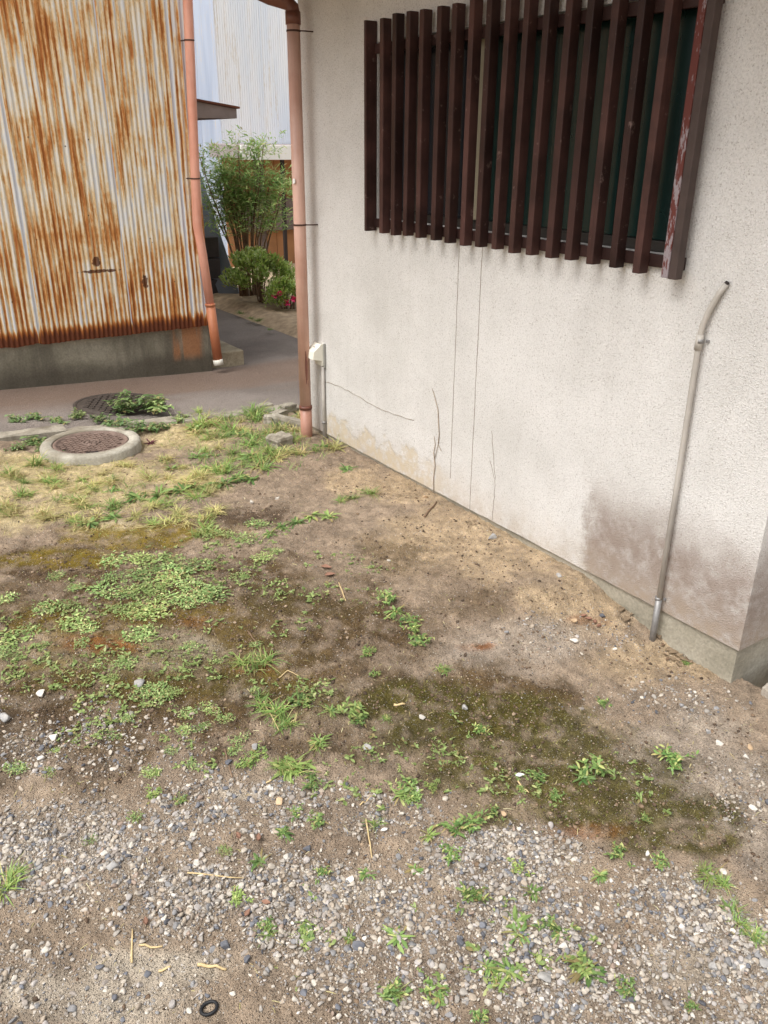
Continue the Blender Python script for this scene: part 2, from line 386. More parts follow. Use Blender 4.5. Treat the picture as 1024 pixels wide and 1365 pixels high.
MAT = dict(
    soil=m_soil(), stucco=m_stucco(), rust=m_rust(), blue=m_blue(), blue_shaded=m_blue('shaded_blue_sheet', (150, 160, 178), (170, 178, 192)), wood=m_wood(), peel=m_peel(), asphalt=m_asphalt(),  # far building's side wall: pale blue sheet darkened, its shade put into the colour
    shed_base=m_shed_base(), stone=m_stone(),
    found=m_concrete('foundation_concrete', lin(140, 134, 118), lin(172, 164, 148)),
    kerb=m_concrete('kerb_concrete', lin(138, 130, 116), lin(172, 165, 150), lin(108, 100, 86)),
    ring=m_concrete('ring_concrete', lin(150, 144, 130), lin(184, 178, 164), lin(128, 120, 104)),
    pad=m_concrete('pad_concrete', lin(150, 140, 128), lin(178, 170, 156), lin(126, 112, 104)),
    step=m_concrete('step_concrete', lin(140, 130, 108), lin(196, 184, 160)),
    dspout=m_pipe('faded_brown_gutter_pipe', lin(188, 146, 128), lin(204, 166, 150), .2),
    dspout_low=m_pipe('dirty_lower_pipe', lin(158, 112, 94), lin(174, 130, 112), .4),
    salmon=m_pipe('salmon_gutter_pipe', lin(214, 148, 124), lin(226, 166, 144), .2),
    salmon_rust=m_pipe('rusted_salmon_pipe', lin(176, 106, 72), lin(196, 128, 92), .8),
    gutter=m_pipe('brown_gutter', lin(96, 58, 46), lin(116, 72, 58), .2),
    conduit=m_pipe('grey_beige_conduit', lin(160, 154, 146), lin(184, 178, 169), .2),
    conduit_metal=m_simple('galvanised_sleeve', lin(140, 138, 136), .5, .2, 60, metallic=.5),
    band=m_simple('dark_metal_band', lin(70, 48, 40), .6, .25),
    ivory=m_simple('ivory_plastic', lin(226, 222, 208), .4, .05),
    greyplastic=m_simple('grey_plastic', lin(150, 148, 142), .5, .08),
    iron=m_simple('rusty_cast_iron', lin(116, 98, 88), .7, .3, 25, .002),
    iron_dark=m_simple('dark_cast_iron', lin(74, 66, 60), .65, .3, 18, .002),
    darkjamb=m_simple('dark_grey_jamb', lin(70, 58, 54), .6, .2, 20),
    sash=m_simple('dark_sash', lin(62, 58, 54), .45, .1, metallic=.4),
    cream=m_simple('cream_stile', lin(150, 140, 118), .6, .1, 15),
    glass_green=m_glass('green_figured_glass', lin(20, 44, 41), .22), glass_dark=m_glass('dark_glass', lin(30, 34, 40), .18),
    curtain=m_simple('dark_interior', lin(40, 36, 32), .9, .1),
    soffit=m_simple('soffit_board', lin(120, 110, 98), .8, .15, 8), roof=m_simple('roof_tile', lin(78, 74, 72), .7, .2, 6),
    crack=m_simple('crack_line', lin(150, 141, 130), .95, .2, 60), vine=m_simple('dry_vine', lin(166, 152, 136), .9, .3, 50),
    rubber=m_simple('black_rubber', lin(28, 28, 30), .55, .2), straw=m_simple('straw', lin(196, 172, 128), .8, .2, 80),
    twig=m_simple('twig_bark', lin(120, 98, 78), .9, .25, 80), tile=m_simple('terracotta', lin(136, 102, 84), .85, .2, 60),
    canopy=m_simple('rusty_canopy_sheet', lin(112, 70, 54), .7, .25, 12), fascia=m_simple('grey_fascia', lin(150, 140, 138), .7, .2, 8),
    white=m_simple('white_painted_fascia', lin(232, 232, 228), .6, .05, 6),
    brownwall=m_simple('orange_brown_boards', lin(164, 118, 80), .8, .35, 2.5), greywall=m_simple('grey_boards', lin(120, 108, 104), .8, .25, 4),
    darkbox=m_simple('dark_metal_box', lin(70, 66, 68), .6, .3, 9), darkpost=m_simple('dark_post', lin(48, 40, 38), .7, .2),
    leansheet=m_simple('blue_grey_sheet', lin(108, 116, 128), .6, .25, 3), bark=m_simple('stem_bark', lin(132, 108, 88), .9, .3, 30),
    pink=m_simple('pink_petal', lin(226, 70, 120), .6, .15, 40), paper=m_simple('white_scrap', lin(226, 224, 220), .8, .06, 50),
    dryleaf=m_simple('dead_leaf', lin(132, 114, 92), .85, .35, 40), purple=m_simple('purple_leaf', lin(96, 52, 56), .6, .25, 40),
    bed=m_simple('bed_soil', lin(172, 152, 126), .95, .35, 14, .01, 60),
    lf_carpet=m_leaf('leaf_carpet', lin(104, 134, 74), lin(160, 182, 116), lin(200, 204, 142)),
    lf_herb=m_leaf('leaf_herb', lin(82, 114, 60), lin(136, 160, 92), lin(180, 184, 116)),
    lf_dark=m_leaf('leaf_dark', lin(92, 124, 72), lin(138, 164, 106), lin(174, 184, 130)),
    lf_grass=m_leaf('leaf_grass', lin(98, 132, 66), lin(144, 168, 92), lin(186, 178, 118)),
    lf_dry=m_leaf('dry_blade', lin(204, 186, 138), lin(178, 172, 110), lin(140, 156, 84)),
    lf_nandina=m_leaf('nandina_leaf', lin(112, 156, 90), lin(166, 196, 122), lin(210, 212, 156), .42),
    lf_azalea=m_leaf('azalea_leaf', lin(136, 166, 82), lin(188, 208, 112), lin(214, 226, 166), .42),
    lf_litter=m_leaf('litter_scraps', lin(176, 156, 124), lin(120, 98, 76), lin(206, 192, 164), .1), lf_moss=m_leaf('moss', lin(84, 80, 36), lin(114, 106, 52), lin(140, 132, 70)),
    lf_sprig=m_leaf('sprig', lin(206, 186, 140), lin(196, 196, 140)),
)

# ================================================================== SETTING
# wide ground far below everything that is seen, out to the horizon
V = [(-400, -400, -.12), (400, -400, -.12), (400, 400, -.12), (-400, 400, -.12)]
gm = bpy.data.meshes.new('far_ground'); gm.from_pydata(V, [], [(0, 1, 2, 3)]); tag(link('far_ground', gm, MAT['bed']), 'bare brown earth reaching away past the buildings', 'ground', kind='structure')

# ---- bare soil lot: height field with the colours of its soils
X0, X1, Y0, Y1, ST = -1.3, 2.27, -0.6, 4.86, 0.0105
gx = np.concatenate([np.arange(X0, -.35, .03), np.arange(-.35, X1, .0072)]); gy = np.concatenate([np.arange(Y0, .35, .03), np.arange(.35, Y1, .0078)]); nx, ny = len(gx), len(gy)
GX, GY = np.meshgrid(gx, gy); fx, fy = GX.ravel(), GY.ravel()
def blob(px, py, rx, ry, soft=0.5, wob=0.55, seed=0.0):
    """0..1 mask on the soil around the ground point seen at a photograph pixel, rx and ry pixels wide there"""
    c = at(px, py); a = at(px + rx, py) - c; b = at(px, py + ry) - at(px, py - ry); b = b * 0.5
    det = a.x * b.y - a.y * b.x; dx = BX - c.x; dy = BY - c.y
    u = (dx * b.y - dy * b.x) / det; v_ = (-dx * a.y + dy * a.x) / det
    d = np.sqrt(u * u + v_ * v_) + wob * (fbm(BX, BY, 7, 4, seed + px * .37) - .5) * 2
    return 1 - ss((d - (1 - soft)) / soft)
def smax(*ms):
    m = ms[0]
    for k in ms[1:]: m = np.maximum(m, k)
    return m
def soil_masks(x, y):
    global BX, BY
    BX, BY = x, y
    M = {}
    M['tan'] = smax(blob(640, 720, 190, 75, .6), blob(780, 800, 110, 50, .6), blob(560, 650, 90, 30, .6), blob(880, 880, 110, 40, .6), blob(480, 640, 60, 30))
    M['grey'] = smax(blob(930, 1010, 130, 95, .6), blob(1010, 1080, 90, 100, .6), blob(690, 860, 150, 45, .7))
    M['straw'] = smax(blob(90, 640, 190, 52, .45), blob(250, 585, 90, 25, .6), blob(20, 690, 60, 28, .6), blob(260, 640, 60, 22, .6), blob(150, 705, 70, 14, .5))
    M['dark'] = smax(blob(120, 960, 260, 90, .5), blob(250, 800, 380, 105, .6), blob(480, 830, 160, 60, .7), blob(520, 740, 90, 40, .8) * .7, blob(250, 930, 230, 60, .6), blob(420, 880, 170, 80, .7), blob(620, 930, 210, 60, .6), blob(640, 800, 100, 30, .8) * .6, blob(40, 750, 70, 25), blob(460, 990, 180, 50, .7) * .8)
    M['wet'] = smax(blob(335, 690, 75, 16, .6), blob(30, 945, 90, 45, .7) * .7, blob(60, 760, 50, 16) * .8, blob(300, 1000, 90, 25, .8) * .6, blob(110, 1020, 90, 20, .8) * .6)
    M['moss'] = smax(blob(760, 1030, 230, 60, .5), blob(560, 940, 120, 40, .6), blob(200, 880, 240, 60, .9) * .5, blob(250, 900, 180, 40, .8) * .55, blob(380, 800, 120, 40, .9) * .4, blob(690, 985, 200, 56, .5), blob(620, 945, 150, 34, .6), blob(830, 1075, 200, 46, .5), blob(900, 1120, 120, 30, .6), blob(760, 1060, 120, 30, .6), blob(420, 935, 80, 50, .8) * .6, blob(500, 1010, 60, 30, .8) * .5)
    M['olive'] = smax(blob(180, 850, 280, 90, .9) * .5, blob(60, 830, 110, 30, .8) * .7, blob(240, 820, 150, 20, .8) * .6, blob(215, 710, 150, 24, .5), blob(95, 745, 120, 20, .6), blob(150, 860, 130, 30, .8) * .6, blob(60, 890, 80, 25, .8) * .6, blob(370, 905, 60, 20, .8) * .5)
    M['rust'] = smax(blob(135, 858, 75, 17, .7) * .8, blob(638, 862, 36, 9, .6), blob(780, 1108, 90, 16, .8) * .8, blob(265, 830, 40, 9, .7) * .5, blob(340, 890, 40, 10, .7) * .5, blob(780, 828, 38, 8, .7) * .6)
    M['pale'] = smax(blob(245, 862, 70, 26, .6) * .8, blob(215, 890, 50, 12, .7) * .7, blob(330, 920, 35, 10, .7) * .6, blob(150, 700, 40, 8, .6), blob(60, 1330, 260, 55, .6), blob(210, 1290, 130, 40, .7), blob(470, 1180, 60, 25, .7) * .8, blob(330, 1060, 50, 12) * .7, blob(920, 1290, 90, 40, .7) * .5)
    return M
def gravel_density(x, y):
    global BX, BY
    BX, BY = x, y
    g = smax(blob(120, 1320, 260, 80, .8) * .6, blob(640, 1260, 440, 140, .65, .5), blob(330, 1180, 350, 100, .75, .5), blob(80, 1120, 230, 80, .8, .5) * .85, blob(640, 1150, 190, 60, .6), blob(900, 1290, 240, 140, .5, .3))
    g = smax(g, blob(100, 990, 230, 80, 1.0) * .30, blob(350, 1080, 260, 60, 1.0) * .5, blob(430, 1080, 200, 50, .6) * .6, blob(900, 930, 130, 45, .9) * .14, blob(990, 1050, 80, 80, .9) * .16, blob(760, 850, 130, 45, .9) * .12, blob(860, 1180, 160, 35, .7) * .5)
    g = g * (0.40 + 1.0 * ss((fbm(x, y, 5, 5, 21.) - .28) / .34))
    bare = smax(blob(190, 1300, 150, 40, .9), blob(60, 1345, 170, 45, .9), blob(460, 1170, 50, 25, .7) * .8, blob(330, 1330, 80, 25, .8) * .6)
    g = g * (1 - .22 * bare)
    behind = ss((.75 - y - x * .4) / .3) * .6                  # the gravel goes on past the foot of the picture
    return np.clip(np.maximum(g, behind), 0, 1)
M_ = soil_masks(fx, fy)
n1 = fbm(fx, fy, 5, 5, 3.)[:, None]; n2 = fbm(fx, fy, 22, 4, 8.)[:, None]; n3 = fbm(fx, fy, 60, 3, 1.)[:, None]
L3 = lambda r, g, b: np.array(lin(r, g, b)[:3])[None, :]
c = L3(138, 120, 102) * (1 - n1) + L3(168, 150, 130) * n1
def lay(c, m, c1, c2, n, k=1.0):
    m = (m[:, None] * k); return c * (1 - m) + (c1 * (1 - n) + c2 * n) * m
brk = lambda m, lo=.3, hi=.6, nn=n2: m * (0.35 + 0.65 * ss((nn[:, 0] - lo) / (hi - lo)))
c = lay(c, M_['tan'], L3(170, 148, 120), L3(194, 172, 142), n2, .9)
c = lay(c, M_['grey'], L3(146, 133, 119), L3(176, 162, 146), n2, .85)
c = lay(c, brk(M_['dark']), L3(68, 54, 35), L3(102, 83, 57), n2, .97)
c = lay(c, M_['straw'], L3(178, 160, 122), L3(208, 190, 150), n2, .9)
c = lay(c, brk(M_['wet']), L3(72, 58, 46), L3(92, 76, 60), n2, .9)
c = lay(c, brk(M_['pale']), L3(184, 170, 150), L3(212, 198, 178), n3, .95)
c = lay(c, brk(M_['olive'], .3, .55), L3(104, 88, 34), L3(134, 114, 46), n3, .9)
c = lay(c, brk(M_['moss'], .3, .5), L3(62, 58, 27), L3(94, 86, 42), n3, .92)
c = lay(c, brk(M_['rust'], .3, .6), L3(120, 74, 38), L3(146, 92, 50), n3, .85)
fine = fbm(fx, fy, 40, 3, 31.)[:, None]
mid_n = fbm(fx, fy, 13, 4, 44.)[:, None]
c = c * (0.62 + 0.76 * fine) * (0.70 + 0.58 * mid_n)
c = lay(c, gravel_density(fx, fy), L3(128, 118, 106), L3(160, 148, 134), n3, .65)
BX, BY = fx, fy
c = lay(c, smax(blob(130, 1330, 210, 60, .8), blob(210, 1290, 110, 36, .8)), L3(160, 148, 132), L3(188, 176, 159), n2, .5)
c = c.mean(1, keepdims=True) + (c - c.mean(1, keepdims=True)) * 1.05
GZ = lot_z(fx, fy)
idx = np.arange(nx * ny).reshape(ny, nx)
F = np.stack([idx[:-1, :-1], idx[:-1, 1:], idx[1:, 1:], idx[1:, :-1]], -1).reshape(-1, 4)
cen_x = fx[F].mean(1); cen_y = fy[F].mean(1)
keep = (cen_y < kerb_y(cen_x) - .02)
me = np_mesh('ground', np.stack([fx, fy, GZ], 1), F[keep], True, {'col': c})
tag(link('ground', me, MAT['soil']), 'bare soil yard with mossy, sandy and gravelly patches', 'ground', kind='structure')

# ---- road and path: one asphalt sheet with the shallow fall it has
ax = np.concatenate([np.arange(-30, -2, 2.0), np.arange(-2, 3.44, .06), [3.45]]); ay = np.concatenate([np.arange(4.3, 9.5, .06), np.arange(9.5, 40, 2.0)])
AX, AY = np.meshgrid(ax, ay)
def sheet(AX, AY, fn, clip=None):
    x, y = AX.ravel(), AY.ravel(); n = AX.shape; I = np.arange(x.size).reshape(n)
    F = np.stack([I[:-1, :-1], I[:-1, 1:], I[1:, 1:], I[1:, :-1]], -1).reshape(-1, 4)
    if clip is not None: F = F[clip(x[F].mean(1), y[F].mean(1))]
    return np.stack([x, y, fn(x, y)], 1), F
V, F = sheet(AX, AY, lambda x, y: road_z(x, y) + .006 * (fbm(x, y, 3, 3) - .5), lambda x, y: y > kerb_y(x) - .05)
tag(link('road', np_mesh('road', V, F), MAT['asphalt']), 'grey asphalt lane with brown silt along the rusty shed', 'road', kind='structure')
ax = np.arange(3.44, 30, .12); ay = np.concatenate([np.arange(4.1, 12, .06)])
AX, AY = np.meshgrid(np.concatenate([np.arange(3.40, 6.5, .06), np.arange(6.6, 30, 2.)]), ay)
V, F = sheet(AX, AY, lambda x, y: road_z(x, y) - .03 + .09 * ss((x - 3.40 - .1 * (fbm(x * 0, y, 3, 3) - .5)) / .25) + .03 * (fbm(x, y, 6, 4) - .5))
tag(link('planting_bed', np_mesh('planting_bed', V, F), MAT['bed']), 'sandy planting bed beside the asphalt path', 'ground', kind='structure')

# ---- kerb: separate concrete lengths sunk between yard and road
kx = -1.4; K = []
kerb = tag(bpy.data.objects.new('kerb', None), 'low worn concrete kerb between yard and lane', 'kerb', kind='structure'); COL.objects.link(kerb)
while kx < 2.3:
    L = .60; x0, x1 = kx, min(kx + L - .008, 2.36)
    y0, y1 = kerb_y(x0), kerb_y(x1); z = max(lot_base(np.float64((x0 + x1) / 2), np.float64(y0)), float(road_z(np.float64(x0), 0))) + .012 + random.uniform(-.006, .006)
    n = 14; V = []; F = []
    for i in range(n + 1):
        t = i / n; x = x0 + (x1 - x0) * t; y = y0 + (y1 - y0) * t
        j = lambda s_: (float(fbm(np.float64(x), np.float64(y0), 12, 3, s_)) - .5) * .03
        for (dy, dz) in ((-.05, -.12), (-.05 + j(1), -.006), (-.042 + j(1), j(5) * .5), (.042 + j(2), j(6) * .5), (.05 + j(2), -.006), (.05, -.12)):
            V.append((x, y + dy, z + dz))
    for i in range(n):
        for k in range(5): a = i * 6 + k; F.append((a, a + 6, a + 7, a + 1))
    F.append((5, 4, 3, 2, 1, 0)); F.append(tuple(n * 6 + k for k in range(6)))
    MB().add(V, F, False).build('kerb_stone', MAT['kerb'], kerb); kx += L

# ================================================================== HOUSE
house = empty('house', (XW + 1.5, (HY0 + HY1) / 2, 0), 'cream stucco house with brown slatted window and concrete footing', 'house')
HX1, HZ = 6.0, 2.46
WY0, WY1, WZ0, WZ1 = 1.68, 3.301, 1.300, 2.00
# stucco shell with a real window opening and a slightly ragged lower edge
V = []; F = []
ys = np.unique(np.concatenate([np.arange(HY0, HY1, .02), [HY1, WY0, WY1]])); zs = [0, WZ0, WZ1, HZ]
for i, y in enumerate(ys):
    for k, z in enumerate(zs):
        zz = ZS + (.010 * (float(fbm(np.float64(y), np.float64(0), 9, 4, 2.)) - .5) if k == 0 else 0) if k == 0 else z
        V.append((XW, float(y), zz))
for i in range(len(ys) - 1):
    for k in range(3):
        if k == 1 and ys[i] >= WY0 - 1e-6 and ys[i + 1] <= WY1 + 1e-6: continue
        a = i * 4 + k; F.append((a, a + 1, a + 5, a + 4))
b = len(V); D = XW + .09
for (y, z) in ((WY0, WZ0), (WY1, WZ0), (WY1, WZ1), (WY0, WZ1)): V += [(XW, y, z), (D, y, z)]
for k in range(4): F.append((b + 2 * k, b + 2 * ((k + 1) % 4), b + 2 * ((k + 1) % 4) + 1, b + 2 * k + 1))
bt = len(V)                                           # underside lip
for i, y in enumerate(ys): V += [V[i * 4], (XW + .03, float(y), ZS)]
for i in range(len(ys) - 1): F.append((bt + 2 * i, bt + 2 * i + 2, bt + 2 * i + 3, bt + 2 * i + 1))
b = len(V)
V += [(XW, HY0, ZS), (HX1, HY0, ZS), (HX1, HY0, HZ), (XW, HY0, HZ), (XW, HY1, ZS), (HX1, HY1, ZS), (HX1, HY1, HZ), (XW, HY1, HZ)]
F += [(b, b + 1, b + 2, b + 3), (b + 4, b + 7, b + 6, b + 5), (b + 1, b + 5, b + 6, b + 2), (b + 3, b + 2, b + 6, b + 7), (b, b + 4, b + 5, b + 1)]
MB().add(V, F).build('wall', MAT['stucco'], house)
MB().box((XW + .010, HY0 + .010, -.3), (HX1 - .01, HY1 - .01, ZS - .002), .004).build('foundation', MAT['found'], house)
# roof with its eaves
rf = MB(); ov = .66
V = [(XW - ov, HY0 - .45, 2.44), (HX1 + ov, HY0 - .45, 2.44), (HX1 + ov, HY1 + .12, 2.44), (XW - ov, HY1 + .12, 2.44)]
V2 = [(a, b_, z + .07) for a, b_, z in V]; mid = (XW + HX1) / 2
V3 = [(mid, HY0 - .45, 3.6), (mid, HY1 + .12, 3.6)]
rf.add(V + V2 + V3, [(3, 2, 1, 0), (0, 1, 5, 4), (1, 2, 6, 5), (2, 3, 7, 6), (3, 0, 4, 7), (4, 8, 9, 7), (5, 6, 9, 8), (4, 5, 8), (6, 7, 9)])
roof = rf.build('roof', MAT['roof'], house)
MB().box((XW - ov + .02, HY0 - .43, 2.415), (XW - .002, HY1 + .10, 2.437)).build('soffit', MAT['soffit'], roof)
gt = MB().tube([(XW - ov - .05, HY0 - .45, 2.40), (XW - ov - .05, HY1 + .14, 2.375)], .055, 12); gt.build('gutter', MAT['gutter'], roof)

# window behind the lattice: frame, sashes, stile, panes
win = MB()
fx0, fx1 = XW + .045, XW + .085
for (a, b_, c_, d_) in ((WY0, WY1, WZ0, WZ0 + .035), (WY0, WY1, WZ1 - .035, WZ1), (WY0, WY0 + .035, WZ0 + .036, WZ1 - .036), (WY1 - .035, WY1, WZ0 + .036, WZ1 - .036)):
    win.box((fx0, a + .001, c_ + .001), (fx1, b_ - .001, d_ - .001), .003)
window = win.build('window', MAT['sash'], house, 'dark window of two sliding panes behind brown slats')
ym = on_x(636, 215, XW + .03).y
MB().box((XW + .030, ym - .028, WZ0 + .037), (XW + .070, ym + .028, WZ1 - .037), .004).build('meeting_stile', MAT['cream'], window)
MB().box((XW + .064, WY0 + .036, WZ0 + .036), (XW + .070, ym - .029, WZ1 - .036)).build('pane', MAT['glass_green'], window)
MB().box((XW + .074, ym + .029, WZ0 + .036), (XW + .080, WY1 - .036, WZ1 - .036)).build('pane', MAT['glass_dark'], window)
for y in (1.98, 2.28): MB().box((XW + .058, y - .008, WZ0 + .037), (XW + .0635, y + .008, WZ1 - .037)).build('muntin', MAT['glass_green'], window)

# slatted lattice in front: seventeen slats on two rails, side boards
lat = MB().box((XW - .0165, 1.62, 1.264), (XW - .002, 3.30, 1.302), .003).build('window_lattice', MAT['wood'], house, 'lattice of brown painted vertical wooden slats before the window')
MB().box((XW - .0165, 1.62, 1.955), (XW - .002, 3.30, 1.992), .003).build('rail', MAT['wood'], lat)
XF = XW - .059
SY = [q * 1.024 - .0165 for q in (3.126, 3.039, 2.948, 2.860, 2.756, 2.667, 2.572, 2.481, 2.387, 2.297, 2.205, 2.109, 2.020, 1.924, 1.828, 1.734)]
for i, y in enumerate(SY):
    z0 = 1.248 + random.uniform(-.005, .005); z1 = 2.076 + random.uniform(-.005, .005)
    rot = Matrix.Rotation(radians(random.uniform(-.8, .8)), 3, 'Z') @ Matrix.Rotation(radians(random.uniform(-.2, .2)), 3, 'X')
    wd = .0145 + random.uniform(-.001, .001)
    MB().box((XF, y - wd, z0), (XW - .0175, y + wd, z1), .003, rot).build('slat', MAT['wood'], lat)
# broad right-hand board with flaking front edge
MB().box((XF - .004, 1.634, 1.244), (XW - .0175, 1.659, 2.085), .003).build('edge_strip', MAT['peel'], lat, 'front edge board with flaking white and brown paint')
MB().box((XF - .002, 1.606, 1.242), (XF + .030, 1.6335, 2.087), .003).build('side_board', MAT['darkjamb'], lat)
MB().box((XF, 3.3015, 1.248), (XW - .003, 3.318, 2.076), .003).build('side_board', MAT['wood'], lat)

# conduit by the near corner
zb = float(lot_z(np.float64(XW - .03), np.float64(1.515))) - .05
px_, y_ = XW - .018, 1.515
ct = MB().tube([(px_, y_, zb + .20), (px_, y_ + .002, .6), (px_, y_ + .006, 1.06), (px_, y_ + .004, 1.115), (px_ + .002, y_ - .008, 1.16), (px_ + .006, y_ - .030, 1.215), (px_ + .010, y_ - .046, 1.245)], .0088, 14)
cond = ct.build('conduit', MAT['conduit'], house, 'thin grey beige pipe standing against the wall, bent at its top')
MB().tube([(px_ + .0085, y_ - .041, 1.2352), (px_ + .0108, y_ - .0485, 1.2505)], .0065, 12).build('cable_end', MAT['darkpost'], cond)
MB().tube([(px_, y_, zb), (px_, y_, zb + .21)], .0112, 14).build('sleeve', MAT['conduit_metal'], cond)
MB().tube([(px_, y_ + .006, 1.045), (px_, y_ + .006, 1.09)], .0116, 14).build('coupling', MAT['conduit'], cond)
for z in (.185, 1.072):
    k = MB(); k.tube([(px_, y_ + .003, z - .006), (px_, y_ + .003, z + .006)], .0112, 14); k.box((px_ + .010, y_ - .018, z - .004), (XW + .001, y_ - .009, z + .004), .001)
    k.build('saddle_clamp', MAT['conduit_metal'], cond)

# outlet box and its conduit near the far corner
by = 3.835
ob = MB(); V = []; x0 = XW - .001
prof = [(0, .52), (0, .632), (-.022, .636), (-.068, .600), (-.074, .560), (-.022, .548), (-.020, .52)]
for yy in (by - .038, by + .038): V += [(x0 + dx, yy, z) for dx, z in prof]
n = len(prof); F = [tuple(range(n)), tuple(range(2 * n - 1, n - 1, -1))] + [(k, k + n, (k + 1) % n + n, (k + 1) % n) for k in range(n)]
box = ob.add(V, F).build('outlet_box', MAT['ivory'], house, 'ivory weatherproof outlet box with sloping cover')
MB().box((XW - .014, by - .047, .508), (XW - .0012, by - .0385, .640), .003).build('back_plate', MAT['greyplastic'], box)
rr = Matrix.Rotation(radians(38), 3, 'Y')
MB().box((XW - .050, by - .009, .6185), (XW - .040, by + .009, .6215), .001, rr).build('catch', MAT['greyplastic'], box)
MB().tube([(XW - .012, by - .03, .515), (XW - .012, by - .03, .30), (XW - .012, by - .03, .06)], .0095, 12).build('cable_pipe', MAT['conduit'], box)
MB().tube([(XW - .012, by - .03, .196), (XW - .012, by - .03, .208)], .0125, 12).build('pipe_clip', MAT['conduit_metal'], box)

# downspout
dx_, dy_ = XW - .085, HY1 - .055
dp = on_x(409, 588, dx_); dy_ = dp.y
zt = on_x(397, 16, dx_).z; R = .031
ds = MB().tube([(dx_, dy_, .275), (dx_, dy_, zt)], R, 20)
dsp = ds.build('downspout', MAT['dspout'], house, 'faded brown plastic downspout at the far house corner')
MB().tube([(dx_, dy_, zt - .002), (dx_ - .003, dy_ + .002, zt + .022), (dx_ - .02, dy_ + .01, zt + .042), (dx_ - .09, dy_ + .05, zt + .062), (XW - ov + .2, dy_ + .2, 2.34), (XW - ov - .05, dy_ + .21, 2.37)], .0325, 18).build('elbow', MAT['gutter'], dsp)
MB().tube([(dx_ + .002, dy_ + .001, .02), (dx_ + .001, dy_, .2735)], .0325, 20).build('lower_pipe', MAT['dspout_low'], dsp)
MB().tube([(dx_, dy_, .274), (dx_, dy_, .292)], .036, 20).build('joint_collar', MAT['gutter'], dsp)
MB().tube([(dx_, dy_, zt - .045), (dx_, dy_, zt + .006)], .0355, 20).build('elbow_socket', MAT['gutter'], dsp)
for z in (1.235, 2.085):
    k = MB(); k.tube([(dx_, dy_, z - .004), (dx_, dy_, z + .004)], .0332, 20); k.tube([(dx_ + .018, dy_ - .024, z), (dx_ + .045, dy_ - .034, z), (XW + .002, dy_ - .034, z)], .003, 6)
    k.build('bracket', MAT['band'], dsp)
MB().tube([(dx_ - .0290, dy_ - .012, 1.44), (dx_ - .0325, dy_ - .012, 1.44)], .012, 14).build('sticker', MAT['paper'], dsp)
# old split in the pipe: a lifted flake
fl = MB(); V = []; F = []
for i, z in enumerate(np.linspace(.42, .60, 8)):
    wd = .35 * sin(pi * (i + .4) / 8)
    for k in range(4):
        an = radians(200) + 1.05 + wd * (k / 3 - .5); rr_ = R + .0012 + .004 * sin(pi * i / 7) * (k == 3); V.append((dx_ + rr_ * cos(an), dy_ + rr_ * sin(an), z))
for i in range(7):
    for k in range(3): a = i * 4 + k; F.append((a, a + 1, a + 5, a + 4))
fl.add(V, F, True).build('split_flake', MAT['gutter'], dsp)

# straight joints and a crack in the render: thin proud beads of filler
def wall_line(name, pts, wdt, mat, parent, label=None, depth=.0022):
    k = MB(); V = []; F = []
    for i, (y, z) in enumerate(pts):
        j0, j1 = pts[max(i - 1, 0)], pts[min(i + 1, len(pts) - 1)]; t = Vector((j1[0] - j0[0], j1[1] - j0[1])).normalized(); nrm = Vector((-t.y, t.x))
        wd = wdt * random.uniform(.6, 1.3)
        for s_, d in ((-1, -.0005), (-.3, depth), (.3, depth), (1, -.0005)): V.append((XW - d, y + nrm.x * wd * .5 * s_, z + nrm.y * wd * .5 * s_))
    for i in range(len(pts) - 1):
        for q in range(3): a = i * 4 + q; F.append((a, a + 1, a + 5, a + 4))
    return k.add(V, F, True).build(name, mat, parent, label)
def jit(y0, z0, y1, z1, n, a): return [(y0 + (y1 - y0) * t + random.uniform(-a, a), z0 + (z1 - z0) * t) for t in np.linspace(0, 1, n)]
wall_line('joint', jit(2.702, 1.27, 2.697, ZS + .10, 40, .0012), .0034, MAT['crack'], house, 'thin straight joint running down the stucco below the slats')
wall_line('joint', jit(2.560, 1.27, 2.552, ZS + .002, 40, .0012), .0036, MAT['crack'], house)
wall_line('crack', jit(2.400, ZS + .003, 2.400, .34, 12, .003) + jit(2.404, .35, 2.440, .53, 9, .003), .0026, MAT['crack'], house)
wall_line('crack', jit(2.403, .33, 2.44, .40, 5, .002), .0026, MAT['crack'], house)
wall_line('crack', [(3.84 - .86 * t, .427 - .004 * t + .010 * sin(7 * t) + random.uniform(-.003, .003)) for t in np.linspace(0, 1, 26)], .0045, MAT['crack'], house, 'long level crack in the stucco by the outlet box')
for pts in ([(2.81, ZS - .01), (2.815, .2), (2.808, .26), (2.82, .32), (2.812, .36), (2.822, .40)], [(2.79, .36), (2.785, .42), (2.795, .48), (2.80, .53), (2.835, .60), (2.848, .615)], [(2.812, .29), (2.80, .33), (2.788, .37), (2.765, .345)]):
    k = MB(); k.tube([(XW - .004 + random.uniform(-.001, .001), y, z) for y, z in pts], [.0018, .0022, .0028, .002, .0018, .0012][:len(pts)] if len(pts) > 4 else .0016, 6)
    tag(k.build('dry_vine', MAT['vine']), 'dead climbing vine stem clinging to the stucco beside the joints', 'vine', 'dead vine stems on the stucco wall')

